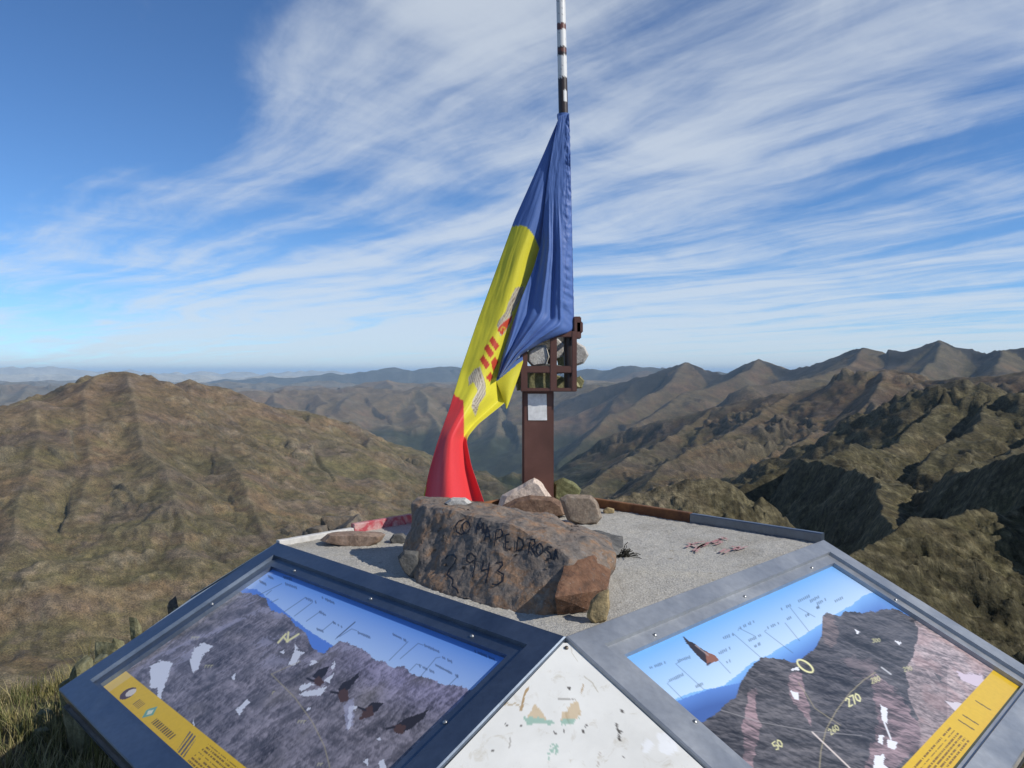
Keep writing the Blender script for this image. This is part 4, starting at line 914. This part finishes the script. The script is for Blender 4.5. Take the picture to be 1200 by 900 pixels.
# ------------------------------------------------------------------ steel post with stone cage and the striped flagpole
PY = 3.42
M_POST2 = noisy('brown_painted_steel', [(.3, (.095, .042, .030)), (.55, (.130, .058, .042)), (.75, (.165, .078, .056))], 5, 8, .45, .15, .25, .002, 40)
def boxbm(bm, x0, x1, y0, y1, z0, z1, bev=.004):
    r = bmesh.ops.create_cube(bm, size=1); vs_ = r['verts']
    for v in vs_: v.co = Vector((x0 if v.co.x < 0 else x1, y0 if v.co.y < 0 else y1, z0 if v.co.z < 0 else z1))
    es = list({e for v in vs_ for e in v.link_edges})
    bmesh.ops.bevel(bm, geom=es, offset=bev, segments=2, affect='EDGES')
def at_(px, py, y=PY): return aty(px, py, y)
POST = empty('cairn_post', (at_(630, 590).x, PY, TOPZ))
tag(POST, 'brown square steel post carrying an open steel cage of stones', 'post')
def post():
    xl = at_(612, 500).x; xr = at_(649, 500).x; zt = at_(630, 380).z
    bm = bmesh.new(); boxbm(bm, xl, xr, PY, PY+(xr-xl), TOPZ-.02, at_(630, 455).z, .009); frombm('shaft', bm, M_POST2, POST)
    # cage: flat bars on four sides
    fy = PY-.036; X0 = aty(611, 440, fy).x-.004; X1 = aty(676, 440, fy).x; ZB = aty(640, 459, fy).z; ZT = aty(640, 388, fy).z; by = fy+.235
    bw = .030; t = .009
    def bar(x0, x1, y0, y1, z0, z1):
        bm = bmesh.new(); boxbm(bm, x0, x1, y0, y1, z0, z1, .003); frombm('cage_bar', bm, M_POST2, POST)
    zc = aty(640, 433, fy).z; xm = aty(648.5, 430, fy).x
    for (yy, s) in ((fy, 1), (by, -1)):
        a, b = (yy, yy+t) if s > 0 else (yy-t, yy)
        a2, b2 = (yy-.002, yy+t-.002) if s > 0 else (yy-t+.002, yy+.002)
        bar(X0, X0+bw, a2, b2, ZB, ZT); bar(xm-bw/2, xm+bw/2, a2, b2, ZB, ZT); bar(X1-.022, X1, a2, b2, ZB, ZT)
        for z0, h in ((ZB, .016), (zc-bw/2, bw), (ZT-.026, .026)): bar(X0+.002, X1-.002, a, b, z0, z0+h)
    for xx in (X0, X1-t):
        for z0, h in ((ZB+.001, .014), (zc-bw/2+.001, bw-.002), (ZT-.025, .024)): bar(xx, xx+t, fy+t, by-t, z0, z0+h)
    bm = bmesh.new(); boxbm(bm, X0+.01, X1-.01, fy+.01, by-.01, ZB+.002, ZB+.010, .002); frombm('cage_floor', bm, M_POST2, POST)
    # clamp plates on the pole at the cage's upper corner
    for (x0, x1, y0, y1) in ((672, 681, 371, 397), (675, 683, 377, 390)):
        bm = bmesh.new(); p0 = aty(x0, y1, PY-.02); p1 = aty(x1, y0, PY-.02); boxbm(bm, p0.x, p1.x, PY-.03, PY+.02, p0.z, p1.z, .004); frombm('clamp', bm, M_POST2, POST)
    # paper notice taped on the shaft
    n = 8; P = np.empty((n, n, 3)); p0 = at_(618.5, 461.5, PY-.0015); p1 = at_(640.5, 492.5, PY-.0015)
    for i in range(n):
        for j in range(n):
            u = j/(n-1); v = i/(n-1); P[i, j] = (p0.x+(p1.x-p0.x)*u+.002*v, PY-.0022-.003*max(0, v-.7)*u, p0.z+(p1.z-p0.z)*v)
    o = grid_mesh('paper_notice', P, plain('paper', (.74, .74, .72), .7)); recentre(o); tag(o, 'blank white sheet of paper stuck on the brown post below the cage', 'paper')
    # stones in the cage
    def cs(outline, dep, mat, label, seed, thick=.8): return stone('caged_stone', outline, dep, mat, label, thick=thick, seed=seed, levels=4, amp=.004, drop=False, group='stones in the steel cage')
    cs([(618, 412), (626, 405), (640, 404), (644, 418), (640, 428), (624, 430), (618, 424)], PY-.005, M_PALE2, 'pale grey rough stone in the upper compartment of the cage under the flag hem', 20)
    cs([(664, 408), (676, 400), (686, 406), (690, 416), (684, 426), (672, 430), (664, 422)], PY+.13, M_PALE2, 'pale granite stone bulging out of the side of the cage', 21)
    cs([(617, 436), (630, 432), (648, 434), (650, 456), (634, 459), (617, 457)], PY+.06, M_OLIVE, 'olive lichened stone filling the lower compartment of the cage', 22)
    cs([(648, 438), (664, 444), (676, 446), (680, 454), (664, 458), (650, 456)], PY+.10, M_OLIVE, 'olive wedge-shaped stone in the lower cage beside the flagpole', 23)
    cs([(602, 440), (608, 436), (615, 442), (615, 456), (606, 458)], PY+.13, M_OLIVE, 'small olive stone poking out of the cage beside the yellow flap', 24)
    cs([(640, 400), (654, 396), (662, 404), (660, 420), (646, 424)], PY+.15, M_PALE2, 'small pale stone at the back of the upper cage beside the flagpole', 25)
    cs([(672, 444), (680, 440), (685, 446), (682, 455), (674, 456)], PY+.12, M_OLIVE, 'small olive stone sticking out of the side of the lower cage', 26)
    cs([(616, 396), (634, 392), (650, 394), (652, 410), (634, 414), (616, 410)], PY+.13, M_GREYROCK, 'dark grey stone at the top of the cage behind the blue hem', 28)
    cs([(652, 418), (668, 414), (676, 424), (672, 436), (656, 438)], PY+.15, M_OLIVE, 'olive stone at the back of the cage behind the flagpole foot', 29)
    cs([(648, 396), (664, 392), (674, 398), (672, 412), (654, 414)], PY+.17, M_GREYROCK, 'dark stone in the top corner of the cage behind the flagpole', 30)
    cs([(622, 428), (640, 426), (660, 428), (664, 437), (640, 440), (620, 438)], PY+.14, M_GREYROCK, 'dark stone at the back of the cage between its two compartments', 27)
post()
def pole_mat():
    m, nt, b, L = new_mat('striped_pole')
    at = nt.nodes.new('ShaderNodeAttribute'); at.attribute_name = 'albedo'
    L(at.outputs['Color'], b.inputs['Base Color']); b.inputs['Roughness'].default_value = .4
    n = tnoise(nt, 60, 6, .6); bump(nt, b, n.outputs[0], .15, .002); return m
PB = aty(667.5, 455, PY+.012); PT = aty(657.2, 0, PY+.012); PD = (PT-PB).normalized()
def pole():
    top = PB+PD*((PT-PB).length*1.30); n = 420; ns = 24; Lh = (top-PB).length
    s = np.linspace(0, 1, n)[:, None]; a = np.linspace(0, 2*np.pi, ns)[None, :]
    r = .0228-.0045*s
    c = np.array(PB)[None, None]+s[..., None]*np.array(top-PB)[None, None]
    P = c+r[..., None]*(np.cos(a)[..., None]*np.array([1., 0, 0])+np.sin(a)[..., None]*np.array([0, -1., 0]))
    X, Y = proj_np(c+0*P); nz = fbm(a*3+0*s, s*90+0*a, 3, 5); Yn = Y+2.2*nz
    Cc = np.empty(P.shape); DK = (.030, .018, .015); RB = (.13, .045, .03); WH = (.66, .66, .64); Cc[:] = DK
    k = -40
    bands = [(-400, 2, None)]
    def band(y0, y1, c): Cc[(Yn >= y0) & (Yn < y1)] = c
    y = -140
    while y < 0: band(y, y+26, WH); band(y+26, y+33, RB); y += 33
    band(-5, 1, DK); band(1, 28.5, WH); band(28.5, 36, RB); band(36, 56, WH); band(56, 66, DK); band(58, 62, RB); band(66, 92, WH); band(92, 470, DK)
    m = (Yn > 107) & (Yn < 121) & (np.abs(((a-1.1+np.pi) % (2*np.pi))-np.pi+0*s) < .45-.1*nz); Cc[m] = WH
    m = (fbm(a*4+0*s, s*260+0*a, 3, 9) > .42); Cc[m] = Cc[m]*.5+np.array(DK)*.5
    o = grid_mesh('flagpole', P, pole_mat(), cols=Cc)
    cap = bmesh.new(); bmesh.ops.create_uvsphere(cap, u_segments=16, v_segments=8, radius=.024); bmesh.ops.translate(cap, verts=cap.verts, vec=top); frombm('finial', cap, M_STEEL, o, True)
    tag(o, 'slim flagpole painted in white, dark brown and rust bands above the flag', 'flagpole')
pole()

# ------------------------------------------------------------------ the flag hanging from the pole
def cloth_mat():
    m, nt, b, L = new_mat('flag_cloth')
    at = nt.nodes.new('ShaderNodeAttribute'); at.attribute_name = 'albedo'
    n = tnoise(nt, 420, 3, .5); r = ramp(nt, [(.3, (.9,)*3), (.7, (1.08,)*3)]); L(n.outputs[0], r.inputs[0]); c = mixc(nt, 1.0, at.outputs['Color'], r.outputs[0], 'MULTIPLY')
    L(c, b.inputs['Base Color']); b.inputs['Roughness'].default_value = .55; b.inputs['Sheen Weight'].default_value = .15
    tr = nt.nodes.new('ShaderNodeBsdfTranslucent'); L(c, tr.inputs[0]); mx = nt.nodes.new('ShaderNodeMixShader'); mx.inputs[0].default_value = .28
    L(b.outputs[0], mx.inputs[1]); L(tr.outputs[0], mx.inputs[2]); L(mx.outputs[0], nt.nodes['Material Output'].inputs[0])
    n2 = tnoise(nt, 26, 4, .5, .4); bump(nt, b, n2.outputs[0], .12, .004)
    return m
M_FLAG = cloth_mat()
FB = (.100, .195, .50); FY = (.80, .73, .045); FRD = (.78, .045, .05)
def curve(pts, n):
    pts = np.array(pts, float); d = np.concatenate([[0], np.cumsum(np.hypot(*np.diff(pts[:, :2], axis=0).T))]); s = np.linspace(0, d[-1], n)
    out = np.stack([np.interp(s, d, pts[:, k]) for k in range(pts.shape[1])], -1)
    for _ in range(max(2, n//22)):
        out[1:-1] = .25*out[:-2]+.5*out[1:-1]+.25*out[2:]
    return out
def rays(X, Y, D):
    u = -(Y-450)/F; c, s = math.cos(PIT), math.sin(PIT)
    dx = (X-600)/F; dy = c+u*s; dz = -s+u*c; k = D/dy
    return np.stack([dx*k, D, CZ+dz*k], -1)
FLAG = empty('national_flag', (PB.x, PB.y, PB.z))
tag(FLAG, 'blue, yellow and red flag with coat of arms drooping from the pole to the block', 'flag')
PYF = PY+.012
def sheet(name, Lc, Rc, n, m, depth, colour, thick=.0016):
    Lc = curve(Lc, n); Rc = curve(Rc, n); t = np.linspace(0, 1, m)[None, :]
    X = Lc[:, 0][:, None]*(1-t)+Rc[:, 0][:, None]*t; Y = Lc[:, 1][:, None]*(1-t)+Rc[:, 1][:, None]*t
    D = Lc[:, 2][:, None]*(1-t)+Rc[:, 2][:, None]*t
    s = np.linspace(0, 1, n)[:, None]+0*t; tt = t+0*s
    D = D+depth(s, tt, X, Y); P = rays(X, Y, D); Cc = colour(X, Y, s, tt)
    o = grid_mesh(name, P, M_FLAG, FLAG, cols=np.clip(Cc, .005, .8))
    so = o.modifiers.new('thickness', 'SOLIDIFY'); so.thickness = thick; so.offset = 0
    return o
def body_col(X, Y, s, t):
    Cc = np.empty(X.shape+(3,)); Cc[:] = FB
    by = np.interp(X, [560, 592, 602, 612, 618, 622, 626, 632, 650], [330, 270, 265, 264, 267, 271, 277, 292, 300])
    # left margin stays blue a little further down where the cloth turns away
    edge = np.interp(Y, [262, 300, 340, 370], [597, 583, 568, 553]); ym = (Y > by) & (X > edge-.5)
    ym |= Y > 372
    Cc[ym] = FY
    ry = np.interp(X, [505, 520, 527, 543, 545, 560], [470, 459, 459, 470, 500, 520]); ry = np.where(X > 543.5, 522, ry)
    rm = (Y > ry); Cc[rm] = FRD
    rm2 = (Y > 505) & (X > 536) & (Y > 505+(X-536)*.9); Cc[rm2] = FRD
    lm = (X < np.interp(Y, [455, 480, 520, 560, 582], [527, 520, 509, 501, 498])) & (Y > 465); Cc[lm] = (.50, .42, .02)
    nz = fbm(X/4, Y/4, 3, 5)
    # coat of arms, partly hidden in the folds: pale scroll-work, red bars, small red square
    SC = (.60, .54, .42); RB = (.62, .06, .02); LN = (.30, .24, .17)
    def put(poly, col):
        m = inpoly(X, Y, poly); Cc[m] = col
    put([(604, 337), (614, 336), (612, 348), (603, 362), (592, 374), (582, 384), (584, 376), (592, 366), (596, 354)], SC)
    put([(583, 383), (600, 366), (600, 376), (590, 392), (586, 394)], SC)
    put([(586, 381), (601, 369), (598, 378), (588, 393), (583, 387)], RB)
    em = np.hypot(X-589.5, Y-386) < 3.2; Cc[em] = (.66, .40, .03); em = np.hypot(X-589.5, Y-386) < 1.7; Cc[em] = RB
    for (x, y) in ((574, 399), (568, 408), (563, 421)):
        put([(x-1, y), (x+3.4, y-5), (x+11, y+6), (x+6.5, y+12)], RB)
    put([(575, 424), (580, 418), (584, 424), (578, 436)], RB); put([(569, 442), (575, 436), (578, 442), (574, 448)], RB)
    put([(557, 432), (563, 430), (569, 450), (569, 462), (562, 472), (557, 488), (552, 476), (555, 466), (560, 458), (555, 448), (549, 452), (549, 442)], SC)
    dl_ = np.minimum(np.minimum(seg_dist(X, Y, (560, 430), (566, 452)), seg_dist(X, Y, (566, 452), (556, 470))), np.minimum(seg_dist(X, Y, (612, 336), (598, 356)), seg_dist(X, Y, (598, 356), (586, 380))))
    ln = (np.sin(dl_*2.6+1.2*nz) > .55)
    for reg in ([(604, 337), (614, 336), (612, 348), (603, 362), (592, 374), (582, 384), (584, 376), (592, 366), (596, 354)], [(557, 432), (563, 430), (569, 450), (569, 462), (562, 472), (557, 488), (552, 476), (555, 466), (560, 458), (555, 448), (549, 452), (549, 442)]):
        m = inpoly(X, Y, reg) & ln; Cc[m] = LN
    return Cc
def fold_body(s, t, X, Y):
    d = -.050*np.sin(np.pi*np.clip(t*1.15, 0, 1))*sstep(0, .3, s)                         # rounded long fold on the left
    d = d+.030*np.sin(t*7.5+s*2.5)*sstep(.1, .6, s)*t
    d = d+.004*fbm(t*6, s*5, 3, 31)
    d = d+.030*sstep(.80, 1, s)*np.sin(t*8+1.2)                                          # crumple where the red end rests
    return d
d0 = PYF
body = sheet('fly', [(655, 138, d0), (632, 192, d0), (603, 257, d0+.01), (581, 318, d0-.01), (559, 378, d0-.04), (540, 434, d0-.10), (527, 478, d0-.20), (512, 520, d0-.32), (502, 556, d0-.45), (496, 584, d0-.55)],
      [(662, 138, d0), (657, 200, d0+.02), (648, 262, d0+.03), (632, 310, d0+.03), (622, 370, d0+.03), (606, 424, d0-.02), (597, 450, d0-.05), (594, 470, d0-.08), (560, 497, d0-.18), (546, 514, d0-.26), (552, 545, d0-.40), (567, 588, d0-.58)], 260, 90, fold_body, body_col)
def blue_col(X, Y, s, t):
    Cc = np.empty(X.shape+(3,)); Cc[:] = FB
    m = (t > .985) | (np.abs(t-.80-.02*np.sin(s*60)) < .006) & (s < .6); Cc[m] = (.05, .10, .34); return Cc
def fold_blue(s, t, X, Y):
    d = -.045*np.sin(np.pi*np.clip(1-t, 0, 1)**.8)*sstep(.15, .6, s)
    # pulled folds running from the hoist down to the hem
    c = (t*1.1-s*.9)
    for c0_, am, wd in ((-.42, .016, .055), (-.18, -.012, .04), (.02, .018, .06), (.22, -.010, .035), (-.62, -.012, .06)):
        d = d+am*np.exp(-((c-c0_-.05*np.sin(s*5))/wd)**2)*sstep(.22, .55, s)*sstep(1., .7, t)
    d = d+.010*fbm(s*34, t*3+s*4, 3, 17)*sstep(.62, .85, t)*sstep(.75, .6, s)                            # puckered hoist sleeve
    d = d+.003*fbm(t*5, s*12, 3, 3)
    return d
hoist = sheet('hoist', [(655, 136, d0-.026), (648, 170, d0-.026), (641, 215, d0-.026), (637, 255, d0-.028), (634, 285, d0-.03), (625, 315, d0-.035), (610, 352, d0-.05), (597, 392, d0-.06), (588, 420, d0-.075), (583, 442, d0-.08)],
      [(667, 133, d0-.028), (668.5, 190, d0-.028), (670, 260, d0-.028), (671.5, 330, d0-.028), (672.5, 386, d0-.028), (668, 389, d0-.045), (655, 393, d0-.06), (635, 401, d0-.07), (610, 416, d0-.08), (586, 442.5, d0-.08)], 260, 80, fold_blue, blue_col)
def sleeve_col(X, Y, s, t):
    Cc = np.empty(X.shape+(3,)); Cc[:] = np.array(FB)*.95; return Cc
# sleeve: cloth tube round the pole
def sleeve():
    n, ns = 240, 22; p0 = aty(666, 134, d0); 
    c0 = PB+PD*(((p0.z-PB.z)/PD.z)); c1 = PB+PD*((aty(672, 388, d0).z-PB.z)/PD.z)
    s = np.linspace(0, 1, n)[:, None]; a = np.linspace(0, 2*np.pi, ns)[None, :]
    r = .0262+.0045*fbm(s*46+0*a, np.cos(a)*1.2+s*6, 3, 2)*sstep(1., .7, s)
    c = np.array(c0)[None, None]*(1-s[..., None])+np.array(c1)[None, None]*s[..., None]
    P = c+r[..., None]*(np.cos(a)[..., None]*np.array([1., 0, 0])+np.sin(a)[..., None]*np.array([0, -1., 0]))
    Cc = np.empty(P.shape); Cc[:] = FB
    grid_mesh('sleeve', P, M_FLAG, FLAG, cols=Cc)
sleeve()
def flap_col(X, Y, s, t):
    Cc = np.empty(X.shape+(3,)); Cc[:] = FY
    m = Y < 446-(X-583)*.82; Cc[m] = FB; return Cc
flap = sheet('hem_flap', [(583, 440, d0-.075), (581, 446, d0-.075), (586, 458, d0-.08), (592, 474, d0-.085), (593, 479, d0-.085)], [(612, 416, d0-.05), (613, 424, d0-.05), (608, 440, d0-.06), (600, 462, d0-.075), (594, 479, d0-.085)], 60, 40,
      lambda s, t, X, Y: -.012*np.sin(np.pi*t)*np.sin(np.pi*s), flap_col)

# ------------------------------------------------------------------ summit rocks and grass beside the table
def ground_z(x, y):
    # nearest terrain vertex
    r = math.hypot(x, y); az = math.atan2(x, y)
    rr = np.hypot(TP[:, 0, 0], TP[:, 0, 1]); i = int(np.argmin(np.abs(rr-r)))
    aa = np.arctan2(TP[i, :, 0], TP[i, :, 1]); j = int(np.argmin(np.abs(aa-az))); return float(TP[i, j, 2])
M_SUM = rock_mat('summit_rock', [(.28, (.05, .045, .04)), (.45, (.12, .105, .085)), (.6, (.17, .13, .09)), (.75, (.24, .22, .17))], 8, .9, .01)
M_LICH = rock_mat('lichen_rock', [(.28, (.07, .07, .035)), (.5, (.17, .16, .085)), (.72, (.30, .29, .18))], 10, .9, .01)
def boulder(x, y, w, h, mat, label, seed, tilt=0, z=None):
    rg = random.Random(seed); z0 = ground_z(x, y) if z is None else z; pts = []
    for k in range(16):
        a = rg.uniform(0, 2*math.pi); t = (0., .5, .85, .95, 1.)[k % 5]*rg.uniform(.9, 1); r = w*.5*(1-.38*t)*rg.uniform(.7, 1.1)
        pts.append(Vector((x+r*math.cos(a)*1.2+tilt*t*h, y+r*math.sin(a)*.9, z0-.15*h+t*h*1.15)))
    o = hull_rock('summit_rock', pts, mat, None, 5, .05*w, seed, 3.2/w, .8); recentre(o); tag(o, label, 'rock', 'rocks at the edge of the summit'); return o
LB = 'rough lichened summit rock on the drop beyond the table edge'
def on_ground(px, py, r): d = ray(px, py); h = math.hypot(d.x, d.y); return d.x/h*r, d.y/h*r
i_ = 0
for (px, r, w, top, tilt) in ((388, 4.9, .34, 601, .3), (405, 5.0, .30, 604, -.2), (418, 5.05, .20, 608, .2), (372, 4.9, .22, 612, 0.), (350, 4.7, .2, 621, 0.)):
    x, y = on_ground(px, 600, r); zt = aty(px, top, y).z; h = .75; boulder(x, y, w, h, M_SUM, 'dark jagged summit rock standing behind the red painted rim', 300+i_, tilt*.3, z=zt-h); i_ += 1
rg_ = random.Random(21)
for k in range(16):
    t = k/15; px = 236-150*t+rg_.uniform(-8, 8); py = 690+92*t+rg_.uniform(-6, 9); r = 4.75-1.0*t+rg_.uniform(-.1, .15); w = rg_.uniform(.06, .13)*(1.3 if k % 5 == 0 else 1); h = w*rg_.uniform(.7, 1.3)
    x, y = on_ground(px, py, r); zt = aty(px, py, y).z; boulder(x, y, w, h+.25, (M_LICH, M_LICH, M_SUM)[k % 3], LB, 320+i_, rg_.uniform(-.3, .3), z=zt-h-.25); i_ += 1
for k in range(12):
    x = rg_.uniform(-2.9, -1.35); y = rg_.uniform(2.4, 3.9); w = rg_.uniform(.10, .22)
    if math.hypot(x-TCEN.x, y-TCEN.y) < 1.62: continue
    boulder(x, y, w, w*rg_.uniform(.5, .8), M_LICH if i_ % 3 else M_SUM, 'low lichened rock among dry grass below the steel panel corner', 340+i_, rg_.uniform(-.2, .2)); i_ += 1
def grass():
    rg = np.random.default_rng(3); V, Fc, Cl = [], [], []
    tuft = []
    for _ in range(3600):
        x = rg.uniform(-3.9, -1.0); y = rg.uniform(2.1, 4.9)
        if math.hypot(x-TCEN.x, y-TCEN.y) < 1.55: continue
        tuft.append((x, y))
    for (x, y) in tuft:
        z = ground_z(x, y); nb = int(rg.integers(10, 18)); hh = rg.uniform(.05, .14)*(2.3 if rg.random() < .10 else 1)
        base = np.array([(.16, .15, .05), (.27, .23, .10), (.10, .11, .04), (.34, .29, .15)][int(rg.integers(0, 4))])
        for b in range(nb):
            a = rg.uniform(0, 6.28); ln = hh*rg.uniform(.6, 1.25); lean = rg.uniform(.1, .75); bx = x+rg.normal(0, .02); byy = y+rg.normal(0, .02); wd = rg.uniform(.0016, .0034)
            k = len(V); px_, py_ = -math.sin(a)*wd, math.cos(a)*wd
            for t in (0., .4, .75, 1.):
                o = lean*ln*t*t; w = 1-t*.95; cx = bx+math.cos(a)*o; cy = byy+math.sin(a)*o; cz = z-.01+ln*t*(1-.3*lean*t)
                V += [(cx+px_*w, cy+py_*w, cz), (cx-px_*w, cy-py_*w, cz)]; Cl += [base*(.75+.5*t)]*2
            for q in range(3): Fc.append((k+2*q, k+2*q+1, k+2*q+3, k+2*q+2))
    me = bpy.data.meshes.new('dry_grass'); me.from_pydata(V, [], Fc); me.update()
    ca = me.color_attributes.new('albedo', 'FLOAT_COLOR', 'POINT'); c4 = np.ones((len(V), 4), np.float32); c4[:, :3] = np.array(Cl); ca.data.foreach_set('color', c4.reshape(-1))
    o = link('dry_grass', me, attr_mat('grass', .8, .2)); tag(o, 'dry yellow green grass on the summit beside the table', 'grass', kind='stuff')
grass()

# ------------------------------------------------------------------ mountain air
def haze():
    lo = float(TP[..., 2].min())-1.5; hi = float(max(TP[..., 2].max(), 4.5))+15; W = 200000
    bm = bmesh.new(); bmesh.ops.create_cube(bm, size=1)
    for v in bm.verts: v.co = Vector((v.co.x*2*W, v.co.y*2*W, lo if v.co.z < 0 else hi))
    m = bpy.data.materials.new('haze'); m.use_nodes = True; nt = m.node_tree; nt.nodes.clear()
    pv = nt.nodes.new('ShaderNodeVolumePrincipled'); out = nt.nodes.new('ShaderNodeOutputMaterial')
    pv.inputs['Color'].default_value = (.56, .78, 1.0, 1); pv.inputs['Density'].default_value = 2.7e-5; pv.inputs['Anisotropy'].default_value = -.1
    nt.links.new(pv.outputs[0], out.inputs['Volume'])
    o = frombm('haze', bm, m); tag(o, 'thin blue mountain haze over the far ranges', 'haze', kind='stuff')
haze()
